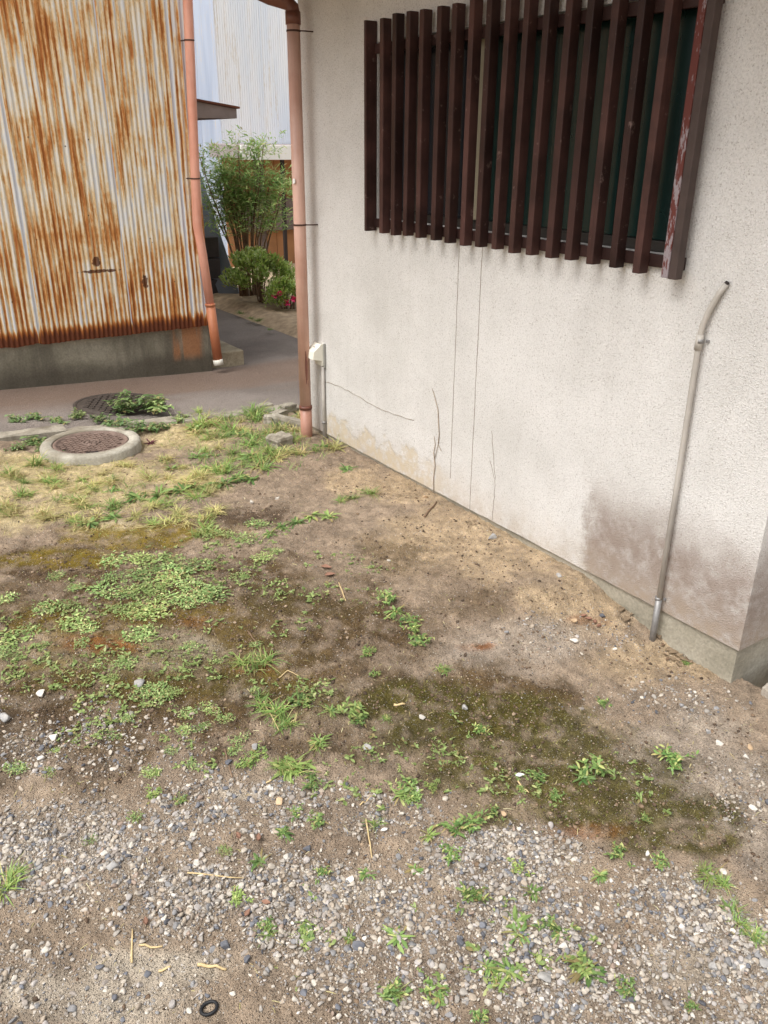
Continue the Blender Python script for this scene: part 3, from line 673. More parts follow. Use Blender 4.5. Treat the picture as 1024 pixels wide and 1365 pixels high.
# concrete pad by the near corner
p0 = at(1003, 950)
pad = MB(); V = []; F = []
n = 26; rim = []
for i in range(n):
    t = i / (n - 1); x = XW + .02 + (1.4) * 0 ; 
poly = [(XW + .045, 1.13), (XW + .028, 1.05), (XW - .006, .97), (XW + .01, .88), (XW + .004, .6), (XW + .01, -.6), (4.4, -.6), (4.4, 1.15), (XW + .3, 1.17)]
tp = [(x, y, .024) for x, y in poly]; bt = [(x - (.015 if x < XW + .1 else 0), y, -.2) for x, y in poly]
m_ = len(poly); F = [tuple(range(m_ - 1, -1, -1))[::-1]] + [(k, (k + 1) % m_, (k + 1) % m_ + m_, k + m_) for k in range(m_)]
tag(pad.add(tp + bt, F).build('concrete_pad', MAT['pad']), 'low pale concrete pad at the near house corner', 'pad', kind='structure')

# ================================================================== RUSTY SHED
shed = empty('corrugated_shed', (0.4, YS + 1.5, 0), 'shed clad in heavily rusted corrugated sheets on a concrete base', 'shed')
def corr(axis, p0, p1, zlo, zhi, fixed, pitch=.032, depth=.008, out=-1, per=6, bend=0.0, ragged=0.0, lapw=.022):
    """corrugated sheet; axis 'x' runs along X at y=fixed, axis 'y' along Y at x=fixed; two-sided with thickness"""
    n = int((p1 - p0) / pitch * per) + 1; us = np.linspace(p0, p1, n); zs = np.linspace(zlo, zhi, 7)
    ph = us / pitch * 2 * pi; wv = np.cos(ph); V = []; C_ = []
    for j, z in enumerate(zs):
        rg = ragged * (fbm(us, us * 0 + z, 14, 3) - .6) * 2 if j == 0 else 0 * us
        off = out * (wv * depth * .5 + depth * .5) + bend * np.sin(us * 2.2 + z * 1.7) * .006
        P = np.stack([us, fixed + off, z + rg], 1) if axis == 'x' else np.stack([fixed + off, us, z + rg], 1)
        V.append(P); C_.append(np.stack([(wv + 1) / 2, (np.abs(us - p1 + .03) < lapw / 2).astype(float), 0 * us], 1))
    V = np.concatenate(V); C_ = np.concatenate(C_); I = np.arange(len(V)).reshape(len(zs), n)
    F = np.stack([I[:-1, :-1], I[:-1, 1:], I[1:, 1:], I[1:, :-1]], -1).reshape(-1, 4)
    return V, F, C_
def sheet_obj(name, args, mat, parent, **kw):
    V, F, C_ = corr(*args, **kw); off = base_of(parent)
    me = np_mesh(name, V - np.array(off)[None], F, True, {'crest': C_}); return link(name, me, mat, parent)
edges = [-3.46, -2.88, -2.30, -1.72, -1.14, -.56, .02, .60, 1.18, 1.80, 2.24, SX1]
for i in range(len(edges) - 1):
    a, b_ = edges[i] - .02, edges[i + 1] + .012 * (i < len(edges) - 2)
    lift = .0022 * (i % 2)
    sheet_obj('corrugated_sheet', ('x', a, b_, ZSH + random.uniform(-.004, .004), 3.42, YS - .003 - lift), MAT['rust'], shed, bend=1.6, ragged=.010)
# right-hand end of the shed
for i in range(6):
    a = YS + i * .6
    sheet_obj('corrugated_sheet', ('y', a - .004, a + .62, ZSH, 3.42, SX1 + .001 + .002 * (i % 2)), MAT['rust'], shed, out=1)
MB().box((SX1 - .005, YS - .018, ZSH - .01), (SX1 + .014, YS + .012, 3.42), .004).build('corner_trim', MAT['rust'], shed)
MB().box((-3.5, YS + .003, -.3), (SX1 + .004, YS + 3.65, ZSH + .03), .006).build('concrete_base', MAT['shed_base'], shed)
k = MB(); V = [(-3.7, YS - .3, 3.40), (SX1 + .3, YS - .3, 3.40), (SX1 + .3, YS + 3.9, 3.9), (-3.7, YS + 3.9, 3.9)]
k.add(V + [(a, b_, z + .06) for a, b_, z in V], [(3, 2, 1, 0), (4, 5, 6, 7), (0, 1, 5, 4), (1, 2, 6, 5), (2, 3, 7, 6), (3, 0, 4, 7)]).build('roof', MAT['canopy'], shed)
# salmon downspout on the corner, its foot kicked out
PY = YS - .055
q0, q1, q2, q3, q4 = on_y(250, 2, PY), on_y(263, 300, PY), on_y(270, 338, PY), on_y(281, 412, PY - .01), on_y(291, 484, PY - .02)
tp = Vector((q0.x + .004, PY, 3.38))
sp = MB().tube([tp, (q0.x + .002, PY, q0.z), (q1.x, PY, q1.z), q2, q3], .031, 18).build('downspout', MAT['salmon'], shed, 'salmon plastic downspout with a kinked rusty foot')
MB().tube([q3 + Vector((-.001, 0, .03)), q3 + (q4 - q3) * .97], .034, 18).build('foot_pipe', MAT['salmon_rust'], sp)
MB().tube([q3 + (q4 - q3) * .93, q4 + Vector((.002, -.004, -.012))], .036, 18).build('end_cap', MAT['ivory'], sp)
for (z) in (on_y(255, 54, PY).z, on_y(260, 238, PY).z):
    t = (z - q1.z) / (q0.z - q1.z); x = q1.x + (q0.x - q1.x) * t
    kk = MB(); kk.tube([(x, PY, z - .004), (x, PY, z + .004)], .0335, 18); kk.tube([(x - .02, PY + .02, z), (x - .04, YS + .004, z)], .004, 6); kk.build('bracket', MAT['band'], sp)
z = q3.z + .03; MB().tube([(q3.x - .001, q3.y, z - .008), (q3.x - .0015, q3.y, z + .010)], .0375, 18).build('joint_collar', MAT['salmon_rust'], sp)
# small door canopy on the shed's end
cy0, cy1 = YS + .55, YS + 1.75
cz = on_y(290, 150, cy0).z; cx1 = on_y(317, 150, cy0).x
k = MB(); V = [(SX1 + .02, cy0, cz + .105), (cx1 + .02, cy0, cz + .030), (cx1 + .02, cy1, cz + .030), (SX1 + .02, cy1, cz + .105)]
k.add(V + [(a, b_, z + .014) for a, b_, z in V], [(3, 2, 1, 0), (4, 5, 6, 7), (0, 1, 5, 4), (1, 2, 6, 5), (2, 3, 7, 6), (3, 0, 4, 7)])
cn = k.build('door_canopy', MAT['canopy'], shed, 'small projecting door canopy with rusty brown top')
k = MB(); V = [(SX1 + .02, cy0 + .02, cz - .045), (cx1, cy0 + .02, cz - .035), (cx1, cy0 + .02, cz + .028), (SX1 + .02, cy0 + .02, cz + .099)]
k.add(V + [(a, b_ + .025, z) for a, b_, z in V], [(0, 1, 2, 3), (7, 6, 5, 4), (0, 4, 5, 1), (1, 5, 6, 2), (2, 6, 7, 3), (3, 7, 4, 0)]).build('side_fascia', MAT['fascia'], cn)
MB().box((cx1 - .024, cy0 + .046, cz - .036), (cx1 + .001, cy1 - .02, cz + .026), .002).build('front_fascia', MAT['fascia'], cn)
# door beside it on the end wall
MB().box((SX1 + .012, YS + .72, .42), (SX1 + .032, YS + 1.5, 2.05), .004).build('door', MAT['greywall'], shed)
# concrete step under the canopy
s0 = at(326, 486, road_z); s1 = at(326, 468, road_z)
stp = MB().box((SX1 + .006, s0.y, -.1), (s0.x, s0.y + .75, .155), .008).build('concrete_step', MAT['step']); tag(stp, 'worn concrete doorstep at the end of the rusty shed', 'step')

# ================================================================== BEHIND THE PATH
bb = empty('corrugated_building', (6.5, 12.0, 0), 'tall building clad in pale blue corrugated sheets with faint rust stains', 'building')
BX0, BY0 = 4.87, 11.0
for i in range(6):
    a = BX0 + i * .64
    sheet_obj('corrugated_sheet', ('x', a - .01, a + .66, 1.55, 6.2, BY0 - .002 - .003 * (i % 2)), MAT['blue'], bb, per=4)
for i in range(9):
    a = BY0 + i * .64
    sheet_obj('corrugated_sheet', ('y', a - .004, a + .66, .15, 6.2, BX0 - .004 - .003 * (i % 2)), MAT['blue_shaded'], bb, per=4, out=-1)  # side wall wears the darker copy of the blue, shade painted in
MB().box((BX0 + .02, BY0 + .02, -.1), (8.6, 17, 6.15)).build('frame_core', MAT['greywall'], bb)
MB().add([(BX0 - .3, BY0 - .3, 6.2), (8.9, BY0 - .3, 6.2), (8.9, 17.3, 6.2), (BX0 - .3, 17.3, 6.2), (BX0 - .3, BY0 - .3, 6.3), (8.9, BY0 - .3, 6.3), (8.9, 17.3, 6.3), (BX0 - .3, 17.3, 6.3)], [(3, 2, 1, 0), (4, 5, 6, 7), (0, 1, 5, 4), (1, 2, 6, 5), (2, 3, 7, 6), (3, 0, 4, 7)]).build('roof', MAT['fascia'], bb)
# low lean-to against it
lt = empty('lean_to', (6.2, 10.5, 0), 'low lean-to with white fascia over orange brown board wall', 'lean-to')
fz1 = on_y(380, 194, 10.0).z; fz0 = on_y(380, 213, 10.0).z; fx0_ = on_y(322, 200, 10.0).x
MB().box((fx0_, 10.0, fz0), (8.4, 10.04, fz1), .004).build('fascia', MAT['white'], lt)
MB().add([(fx0_, 10.041, fz0 + .02), (8.4, 10.041, fz0 + .02), (8.4, BY0 - .02, fz0 + .02), (fx0_, BY0 - .02, fz0 + .02), (fx0_, 10.041, fz1 - .01), (8.4, 10.041, fz1 - .01), (8.4, BY0 - .02, fz1 + .02), (fx0_, BY0 - .02, fz1 + .02)], [(0, 1, 2, 3), (7, 6, 5, 4), (4, 5, 1, 0), (1, 5, 6, 2), (6, 7, 3, 2), (7, 4, 0, 3)]).build('roof', MAT['fascia'], lt)
for i in range(26):
    x = fx0_ + .02 + i * .145
    if x > 8.2: break
    zt_ = fz0 + .015
    MB().box((x, 10.62 + .003 * (i % 2), .0), (x + .138, 10.645 + .003 * (i % 2), zt_), .003).build('board', MAT['brownwall'] if i % 5 != 3 else MAT['greywall'], lt)
MB().box((fx0_ + .2, 10.52, .55), (8.0, 10.60, .95), .01).build('grey_panel', MAT['greywall'], lt)
pp = on_y(380, 300, 10.06); MB().box((pp.x - .022, 10.05, 0), (pp.x + .022, 10.09, fz0 + .01), .003).build('post', MAT['darkpost'], lt)

# dark stacked metal bins and a leaning sheet
b0 = at(287, 398, road_z); bx = empty('storage_bin', (b0.x, b0.y, b0.z), 'dark grey storage bin of three stacked tiers beside the path', 'bin')
hh = (398 - 320) * mpp(b0) * 1.02
for i in range(3):
    z0 = b0.z - .01 + i * hh / 3 + (.004 if i else 0)
    t = MB().box((b0.x - .30, b0.y - .0 - .006 * (i % 2), z0), (b0.x + .09, b0.y + .38, z0 + hh / 3 - .008), .012).build('tier', MAT['darkbox'], bx)
l0 = at(318, 399, road_z)
k = MB(); V = [(l0.x - .16, l0.y + .12, l0.z), (l0.x + .04, l0.y + .02, l0.z), (l0.x - .13, l0.y + .52, l0.z + 1.30), (l0.x - .36, l0.y + .62, l0.z + 1.30)]
V = V + [(a + .012, b_ + .012, z) for a, b_, z in V]
tag(k.add(V, [(0, 1, 2, 3), (7, 6, 5, 4), (0, 4, 5, 1), (1, 5, 6, 2), (2, 6, 7, 3), (3, 7, 4, 0)]).build('leaning_sheet', MAT['leansheet']), 'blue grey flat sheet leaning beside the storage bin', 'sheet')

# ================================================================== LEAVES
def leaves(base, direc, length, width, curl, up=None, prof=((0, .18), (.3, .9), (.65, .85), (1, .05)), fold=.0, tint=None, rng=RNG):
    """many leaves at once -> V, F, colours"""
    N = len(base); d = direc / np.linalg.norm(direc, axis=1, keepdims=True)
    u = np.tile(np.array([[0, 0, 1.]]), (N, 1)) + rng.normal(0, .25, (N, 3)) if up is None else up
    s_ = np.cross(d, u); s_ /= (np.linalg.norm(s_, axis=1, keepdims=True) + 1e-9); nrm = np.cross(s_, d)
    V = []
    for t, wd in prof:
        p = base + d * (length * t)[:, None] - nrm * (curl * length * t * t)[:, None]
        off = s_ * (width * wd * .5)[:, None]; lift = nrm * (fold * width * wd)[:, None]
        V += [p - off + lift, p + off + lift]
    m = len(prof); V = np.stack(V, 1).reshape(-1, 3)
    b_ = (np.arange(N) * 2 * m)[:, None, None]
    F = (np.array([[2 * i, 2 * i + 1, 2 * i + 3, 2 * i + 2] for i in range(m - 1)])[None] + b_).reshape(-1, 4)
    r = rng.random((N, 3)); C_ = np.repeat(r, 2 * m, 0)
    return V, F, C_
def merge(parts):
    V = []; F = []; C_ = []; o = 0
    for v_, f_, c_ in parts: V.append(v_); F.append(f_ + o); C_.append(c_); o += len(v_)
    return np.concatenate(V), np.concatenate(F), np.concatenate(C_)
def unit(n, el_lo, el_hi, rng):
    az = rng.random(n) * 2 * pi; el = np.radians(el_lo + (el_hi - el_lo) * rng.random(n))
    return np.stack([np.cos(az) * np.cos(el), np.sin(az) * np.cos(el), np.sin(el)], 1)
GRASS = ((0, .8), (.4, 1), (.75, .7), (1, .05))
OVAL = ((0, .2), (.25, .8), (.55, 1), (.82, .7), (1, .1))
def herb(seed):            # several short stems each with opposite leaves, size about 1 across
    g = np.random.default_rng(seed); P = []
    for k in range(g.integers(11, 17)):
        d = unit(1, 12, 70, g)[0]; L = .22 + .28 * g.random(); b0_ = np.array([g.normal(0, .12), g.normal(0, .12), -.02])
        n = 7; t = np.linspace(.25, 1, n); base = b0_ + d * (L * t)[:, None]; base[:, 2] = np.maximum(base[:, 2], .012)
        dd = unit(n, -5, 45, g) + d * .6
        P.append(leaves(base, dd, .09 + .10 * g.random(n), .04 + .04 * g.random(n), .35 + .5 * g.random(n), prof=OVAL, fold=.12, rng=g))
        P.append(leaves(b0_[None], d[None], np.array([L]), np.array([.014]), np.array([.0]), prof=GRASS, rng=g))
    return merge(P)
def rosette(seed):         # broad leaves spreading from one crown
    g = np.random.default_rng(seed); n = g.integers(30, 46); base = np.stack([g.normal(0, .06, n), g.normal(0, .06, n), np.full(n, -.02)], 1)
    A = leaves(base, unit(n, 14, 60, g), .16 + .28 * g.random(n), .045 + .06 * g.random(n), .3 + .7 * g.random(n), prof=((0, .15), (.3, .35), (.6, 1), (.85, .8), (1, .15)), fold=.1, rng=g)
    return A
def creeper(seed):         # low patch of small bright leaves
    g = np.random.default_rng(seed); n = 135; r = np.sqrt(g.random(n)) * .5 * (.6 + .4 * g.random(n)); a = g.random(n) * 2 * pi
    base = np.stack([r * np.cos(a), r * np.sin(a), .02 + .10 * g.random(n) * (1 - r)], 1)
    A = leaves(base, unit(n, -5, 35, g), .055 + .065 * g.random(n), .024 + .03 * g.random(n), .5 * g.random(n), prof=OVAL, fold=.1, rng=g)
    m = 16; b2 = np.zeros((m, 3)); b2[:, 2] = .01; B = leaves(b2, unit(m, 2, 10, g), .2 + .3 * g.random(m), np.full(m, .012), .05 * g.random(m), prof=GRASS, rng=g)
    return merge([A, B])
def tuft(seed, dry=False):
    g = np.random.default_rng(seed); n = 60; base = np.stack([g.normal(0, .09, n), g.normal(0, .09, n), np.full(n, -.02)], 1)
    return leaves(base, unit(n, 20, 80, g), .25 + .35 * g.random(n), .018 + .014 * g.random(n), .25 + .75 * g.random(n), prof=GRASS, rng=g)
def mug(seed):             # leafy upright weed with dark toothed leaves in whorls
    g = np.random.default_rng(seed); P = []
    for k in range(9):
        d = unit(1, 25, 85, g)[0]; L = .25 + .35 * g.random(); b0_ = np.array([g.normal(0, .16), g.normal(0, .16), -.03])
        n = 19; t = np.linspace(.15, 1, n); base = b0_ + d * (L * t)[:, None]; dd = unit(n, -10, 40, g) + d * .25
        P.append(leaves(base, dd, .09 + .11 * g.random(n), .045 + .05 * g.random(n), .3 + .4 * g.random(n), prof=OVAL, fold=.1, rng=g))
        P.append(leaves(b0_[None], d[None], np.array([L]), np.array([.016]), np.array([0.]), prof=GRASS, rng=g))
    return merge(P)
KIT = {}
def kit(kind, fn, mat, n):
    out = []
    for i in range(n):
        V, F, C_ = fn(100 * len(KIT) + i); me = np_mesh(kind, V, F, True, {'rnd': C_}); me.materials.append(MAT[mat]); out.append(me)
    KIT[kind] = out
kit('herb', herb, 'lf_herb', 14); kit('rosette', rosette, 'lf_herb', 12); kit('creeper', creeper, 'lf_carpet', 9); kit('grass_tuft', tuft, 'lf_grass', 6); kit('mugwort', mug, 'lf_dark', 4); kit('dry_tuft', tuft, 'lf_dry', 5)
def plant(kind, name, px, py, size_px, label, cat, group, hs=1.0, p=None):
    p = p or at(px, py); s_ = size_px * mpp(p)
    o = bpy.data.objects.new(name, random.choice(KIT[kind])); COL.objects.link(o); o.location = (p.x, p.y, p.z + .0015)
    o.rotation_euler = (random.uniform(-.1, .1), random.uniform(-.1, .1), random.uniform(0, 6.28)); s_ *= random.uniform(.85, 1.2); o.scale = (s_ * random.uniform(.8, 1.2), s_ * random.uniform(.8, 1.2), s_ * hs * random.uniform(.7, 1.25)); return tag(o, label, cat, group)

CR = ('creeper', 'creeping_weed', 'low bright green creeping weed on the dark mossy soil', 'weed', 'creeping weeds on the mossy soil')
CARPET = [(q[0], q[1]) for q in [(150, 750), (185, 748), (225, 752), (260, 760), (150, 775), (185, 770), (220, 775), (250, 780), (275, 788), (165, 795), (200, 795), (235, 798), (265, 800), (180, 815), (210, 820), (160, 815), (140, 790), (195, 760), (230, 765), (285, 798), (245, 805), (175, 785), (215, 788)]]
for x, y in CARPET: plant(CR[0], CR[1], x + random.uniform(-5, 5), y + random.uniform(-4, 4), random.uniform(42, 62), 'creeping weed of the dense bright green mat on the moss', 'weed', 'weeds of the dense green mat', .9)
for x, y, s_ in [(60, 812, 36), (98, 833, 44), (20, 850, 56), (5, 862, 50), (35, 838, 40), (8, 800, 34), (15, 875, 46), (185, 848, 40), (75, 770, 30), (100, 783, 30), (130, 880, 34), (120, 838, 30), (60, 860, 30), (215, 925, 44), (195, 922, 36), (232, 928, 30), (150, 905, 24), (90, 805, 30), (110, 858, 28), (255, 862, 26), (165, 885, 28), (290, 880, 26), (300, 712, 30), (330, 720, 34), (350, 745, 34), (320, 770, 26), (280, 710, 36), (370, 735, 26), (345, 700, 30), (250, 950, 26), (280, 945, 28), (300, 960, 30), (268, 970, 30), (245, 975, 26), (320, 985, 30), (310, 1000, 28), (170, 960, 26), (150, 980, 26), (230, 1000, 28), (200, 1030, 26), (255, 1020, 26), (75, 1000, 22), (20, 1025, 28), (180, 1090, 24), (65, 1030, 24), (340, 860, 24), (120, 1120, 24), (300, 1135, 20)]:
    sz_ = 'broad' if s_ > 35 else 'small'; wh = 'among the pebbles of the dark soil' if y > 900 else 'round the dense green mat'
    plant(CR[0], CR[1], x, y, s_ * 1.15, sz_ + ' bright green creeping weed ' + wh, CR[3], sz_ + ' creeping weeds ' + wh, .9)
for x, y, s_ in [(440, 690, 30), (415, 688, 34), (395, 697, 34), (375, 702, 30), (360, 712, 26), (150, 690, 36), (185, 665, 40), (215, 660, 44), (240, 655, 44), (260, 650, 38), (178, 662, 30), (120, 700, 30), (300, 645, 36), (335, 640, 34), (230, 625, 30), (150, 655, 26), (110, 640, 24)]:
    plant('rosette', 'broadleaf_weed', x, y, s_ * 1.1, 'leafy weed on the sandy strip below the round concrete lid', 'weed', 'leafy weeds on the sandy strip', .8)
WD = ('small leafy weed growing in the gravel', 'weed', 'leafy weeds in the gravel')
for x, y, s_ in [(625, 1100, 62), (610, 1108, 40), (690, 1160, 32), (686, 1230, 48), (692, 1245, 40), (735, 1238, 52), (748, 1245, 40), (785, 1296, 66), (775, 1288, 44), (650, 1292, 36), (678, 1296, 46), (665, 1310, 34), (725, 1283, 40), (530, 1248, 46), (580, 1326, 46), (525, 1328, 40), (345, 1150, 36), (318, 1200, 40), (410, 1232, 34), (412, 1245, 28), (378, 1110, 34), (355, 1238, 28), (545, 1052, 34), (572, 1115, 34), (555, 1160, 30), (630, 1200, 46), (835, 1318, 30), (800, 1168, 40), (552, 1068, 40), (535, 1060, 34), (490, 1165, 34), (465, 1250, 26), (710, 1190, 30), (600, 1140, 30), (640, 1358, 34), (920, 1340, 26), (575, 1050, 28), (205, 1060, 30), (240, 1068, 26), (420, 1095, 28), (430, 1165, 26), (395, 1085, 26)]:
    kd = random.choice(['herb', 'rosette']); big = s_ > 38
    plant(kd, 'gravel_weed', x, y, s_, ('large ' if big else 'small ') + ('many-stemmed small-leaved' if kd == 'herb' else 'flat rosette') + ' weed growing in the gravel', 'weed', ('large ' if big else 'small ') + kd + ' weeds in the gravel', .75)
WM = ('leafy weed on the bare brown soil between gravel and wall', 'weed', 'weeds on the bare brown soil')
for x, y, s_ in [(512, 800, 38), (528, 815, 36), (545, 828, 34), (553, 842, 32), (558, 856, 34), (590, 895, 24), (465, 955, 52), (440, 948, 34), (478, 958, 36), (640, 978, 34), (715, 1035, 26), (796, 1030, 54), (780, 1038, 34), (895, 1012, 46), (805, 940, 28), (900, 1020, 30), (400, 935, 34), (408, 940, 28), (425, 988, 40), (392, 1020, 56), (380, 1028, 40), (415, 1045, 30), (328, 1020, 36), (345, 1010, 30), (490, 872, 26), (500, 900, 22), (462, 627, 36), (915, 885, 16), (740, 1060, 26), (860, 1095, 26), (660, 1085, 30), (695, 1055, 24), (825, 1140, 28), (880, 1150, 26)]:
    kd = random.choice(['herb', 'rosette', 'herb']); big = s_ > 34
    plant(kd, 'soil_weed', x, y, s_, ('large ' if big else 'small ') + ('many-stemmed small-leaved' if kd == 'herb' else 'flat rosette') + ' weed on the bare brown soil', 'weed', ('large ' if big else 'small ') + kd + ' weeds on the brown soil', .8)
GT = ('tuft of fine green grass on the mossy soil', 'grass tuft', 'grass tufts on the mossy soil')
for x, y, s_ in [(340, 888, 70), (325, 885, 50), (355, 880, 50), (350, 940, 60), (370, 950, 60), (385, 965, 56), (345, 930, 50), (375, 972, 44), (395, 1028, 50), (375, 1020, 44), (470, 665, 40), (495, 657, 44), (455, 668, 30), (945, 1168, 62), (965, 1180, 44), (975, 1215, 60), (1005, 1248, 56), (985, 1232, 50), (935, 1160, 44), (8, 1185, 76), (20, 1165, 50), (530, 1325, 50), (515, 960, 26), (425, 995, 40), (588, 893, 34), (500, 1100, 40), (275, 705, 44), (265, 715, 40), (440, 950, 30), (360, 1245, 40), (405, 1250, 40)]:
    plant('grass_tuft', 'grass_tuft', x, y, s_ * .78, *GT, .75)
GK = ('tuft of green grass near the kerb and the house downspout', 'grass tuft', 'grass tufts near the kerb')
tf = []
for _ in range(85):
    x = random.uniform(255, 450); y = random.uniform(548, 640)
    if y > 560 + (450 - x) * .55 + 12 or (x > 415 and y < 588): continue
    tf.append((x, y))
tf += [(430, 596), (445, 598), (420, 602), (400, 606), (385, 604), (365, 610), (350, 615), (340, 560), (365, 550), (385, 560), (300, 560), (310, 575), (285, 580), (390, 590)]
for x, y in tf:
    k = random.random()
    if k < .45: plant('grass_tuft', 'grass_tuft', x, y, random.uniform(22, 44), *GK, .8)
    elif k < .7: plant('rosette', 'broadleaf_weed', x, y, random.uniform(24, 40), 'leafy weed among the grass by the house downspout', 'weed', 'leafy weeds by the downspout', .8)
    else: plant('dry_tuft', 'dry_grass_tuft', x, y, random.uniform(26, 44), 'yellowed grass tuft among the green grass by the kerb', 'grass tuft', 'yellowed tufts by the kerb', .7)
for _ in range(75):
    x = random.uniform(-20, 290); y = random.uniform(612, 700)
    if ((x - 122) / 78) ** 2 + ((y - 590) / 30) ** 2 < 1: continue
    kd = 'dry_tuft' if random.random() < .6 else 'grass_tuft'; nm = 'dry straw yellow' if kd == 'dry_tuft' else 'thin green'; wh = 'around the concrete lid ring' if y < 640 else 'along the mossy edge of the straw strip'
    plant(kd, kd if kd == 'grass_tuft' else 'dry_grass_tuft', x, y, random.uniform(24, 46), nm + ' grass tuft ' + wh, 'grass tuft', nm + ' tufts ' + wh, .55 if x > 60 else .8)
MU = ('dark green leafy weed growing along the kerb', 'weed', 'dark weeds along the kerb')
for x, y, s_ in [(170, 548, 50), (190, 546, 56), (208, 546, 46), (150, 570, 40), (210, 572, 36), (50, 560, 34), (50, 592, 38), (58, 600, 30), (75, 612, 22), (240, 562, 30), (105, 557, 26), (25, 600, 30), (130, 562, 30), (80, 563, 26), (185, 575, 34), (20, 562, 24)]:
    plant('mugwort', 'kerb_weed', x, y, s_, *MU, .8)
o = plant('rosette', 'purple_weed', 200, 590, 24, 'small dark purple leafed weed beside the concrete lid ring', 'weed', None, .8); me = o.data.copy(); me.materials.clear(); me.materials.append(MAT['purple']); o.data = me

# short dead grass lying over the straw strip, and thin green ground cover
def scatter_blades(name, N, dens, mat, label, cat, L, W, el, seed):
    g = np.random.default_rng(seed); x = g.uniform(-.6, 2.16, N * 8); y = g.uniform(.4, 4.62, N * 8)
    k = g.random(N * 8) < dens(x, y); x, y = x[k][:N], y[k][:N]; z = lot_z(x, y); n = len(x)
    V, F, C_ = leaves(np.stack([x, y, z - .001], 1), unit(n, el[0], el[1], g), L[0] + (L[1] - L[0]) * g.random(n), W[0] + (W[1] - W[0]) * g.random(n), .2 + .5 * g.random(n), prof=GRASS, rng=g)
    return tag(link(name, np_mesh(name, V, F, True, {'rnd': C_}), MAT[mat]), label, cat, kind='stuff')
def d_straw(x, y):
    m = soil_masks(x, y)['straw']; return np.clip(m * (.25 + .9 * ss((fbm(x, y, 8, 3, 5.) - .35) / .3)), 0, 1)
scatter_blades('dead_grass', 9000, d_straw, 'lf_dry', 'short dead straw coloured grass lying over the sandy strip', 'dead grass', (.02, .055), (.0015, .003), (0, 35), 11)
def d_kerb(x, y):
    global BX, BY
    BX, BY = x, y
    return smax(blob(340, 580, 120, 40, .6), blob(290, 615, 100, 24, .7) * .8, blob(410, 604, 50, 12, .6), blob(210, 655, 70, 14, .7) * .6) * ss((fbm(x, y, 10, 3, 7.) - .3) / .25)
scatter_blades('green_grass', 6500, d_kerb, 'lf_grass', 'thin short green grass by the downspout and kerb', 'grass', (.02, .06), (.002, .004), (15, 75), 12)
def d_litter(x, y): return np.clip(.35 + .75 * ss((fbm(x, y, 5, 4, 27.) - .4) / .25), 0, 1) * (1 - .7 * gravel_density(x, y))
scatter_blades('plant_litter', 11000, d_litter, 'lf_litter', 'scraps of dry stem and leaf scattered over the soil', 'litter', (.006, .030), (.0008, .0026), (-3, 14), 14)
def d_moss(x, y):
    m = soil_masks(x, y); return np.clip(smax(m['moss'] * .9, m['olive'] * .8, m['dark'] * .12), 0, 1) * ss((fbm(x, y, 12, 3, 3.) - .35) / .2)
scatter_blades('moss_shoots', 9000, d_moss, 'lf_moss', 'tiny moss shoots and seedlings over the damp soil', 'moss', (.004, .011), (.0015, .003), (10, 80), 13)

# ================================================================== GRAVEL
def ico(sub):
    bm = bmesh.new(); bmesh.ops.create_icosphere(bm, subdivisions=sub, radius=1); V = np.array([q.co[:] for q in bm.verts]); F = np.array([[q.index for q in f.verts] for f in bm.faces]); bm.free(); return V, F
I1, I2 = ico(1), ico(2)
def stone_shapes(I, n, seed):
    g = np.random.default_rng(seed); out = []
    for _ in range(n):
        V = I[0].copy()
        for _ in range(9):
            d = g.normal(0, 1, 3); d /= np.linalg.norm(d); o_ = .35 + .4 * g.random(); t = V @ d; V -= np.outer(np.maximum(t - o_, 0) * .97, d)
        V *= np.array([1, .60 + .3 * g.random(), .45 + .3 * g.random()])[None]; out.append(V)
    return out
PAL = np.array([lin(*q)[:3] for q in [(152, 145, 136), (170, 160, 146), (190, 182, 169), (128, 126, 125), (106, 107, 112), (158, 145, 129), (178, 169, 157), (140, 131, 122), (86, 86, 90), (146, 128, 114), (204, 197, 187), (162, 155, 149)]])
PW = np.array([.16, .15, .055, .12, .07, .15, .08, .13, .04, .035, .015, .12]); PW /= PW.sum()
def gravel(name, I, N, dens, r0, r1, power, label, seed):
    g = np.random.default_rng(seed); sh = stone_shapes(I, 14, seed); M = N * 14
    x = g.uniform(-.55, 2.17, M); y = g.uniform(.1, 4.0, M); k = g.random(M) < dens(x, y); x, y = x[k][:N], y[k][:N]; n = len(x)
    z = lot_z(x, y); r = r0 + (r1 - r0) * g.random(n) ** power; col = PAL[g.choice(len(PAL), n, p=PW)] * (.85 + .3 * g.random((n, 1)))
    a = g.random(n) * 2 * pi; ti = g.normal(0, .3, n); tj = g.normal(0, .3, n); which = g.integers(0, 14, n)
    B = np.stack([sh[i] for i in range(14)])[which] * r[:, None, None]                 # n, v, 3
    ca, sa = np.cos(a)[:, None], np.sin(a)[:, None]; c1, s1 = np.cos(ti)[:, None], np.sin(ti)[:, None]
    X, Y, Z = B[..., 0], B[..., 1], B[..., 2]; X, Z = X * c1 - Z * s1, X * s1 + Z * c1; c1, s1 = np.cos(tj)[:, None], np.sin(tj)[:, None]; Y, Z = Y * c1 - Z * s1, Y * s1 + Z * c1
    X, Y = X * ca - Y * sa, X * sa + Y * ca
    P = np.stack([X + x[:, None], Y + y[:, None], Z + (z + r * .08)[:, None]], -1); nv = B.shape[1]
    F = (I[1][None] + (np.arange(n) * nv)[:, None, None]).reshape(-1, 3)
    me = np_mesh(name, P.reshape(-1, 3), F, True, {'col': np.repeat(col, nv, 0)})
    return tag(link(name, me, MAT['stone']), label, 'gravel', kind='stuff')
gravel('gravel', I2, 11500, gravel_density, .0052, .0122, 2.3, 'mixed grey and beige rounded gravel stones', 5)
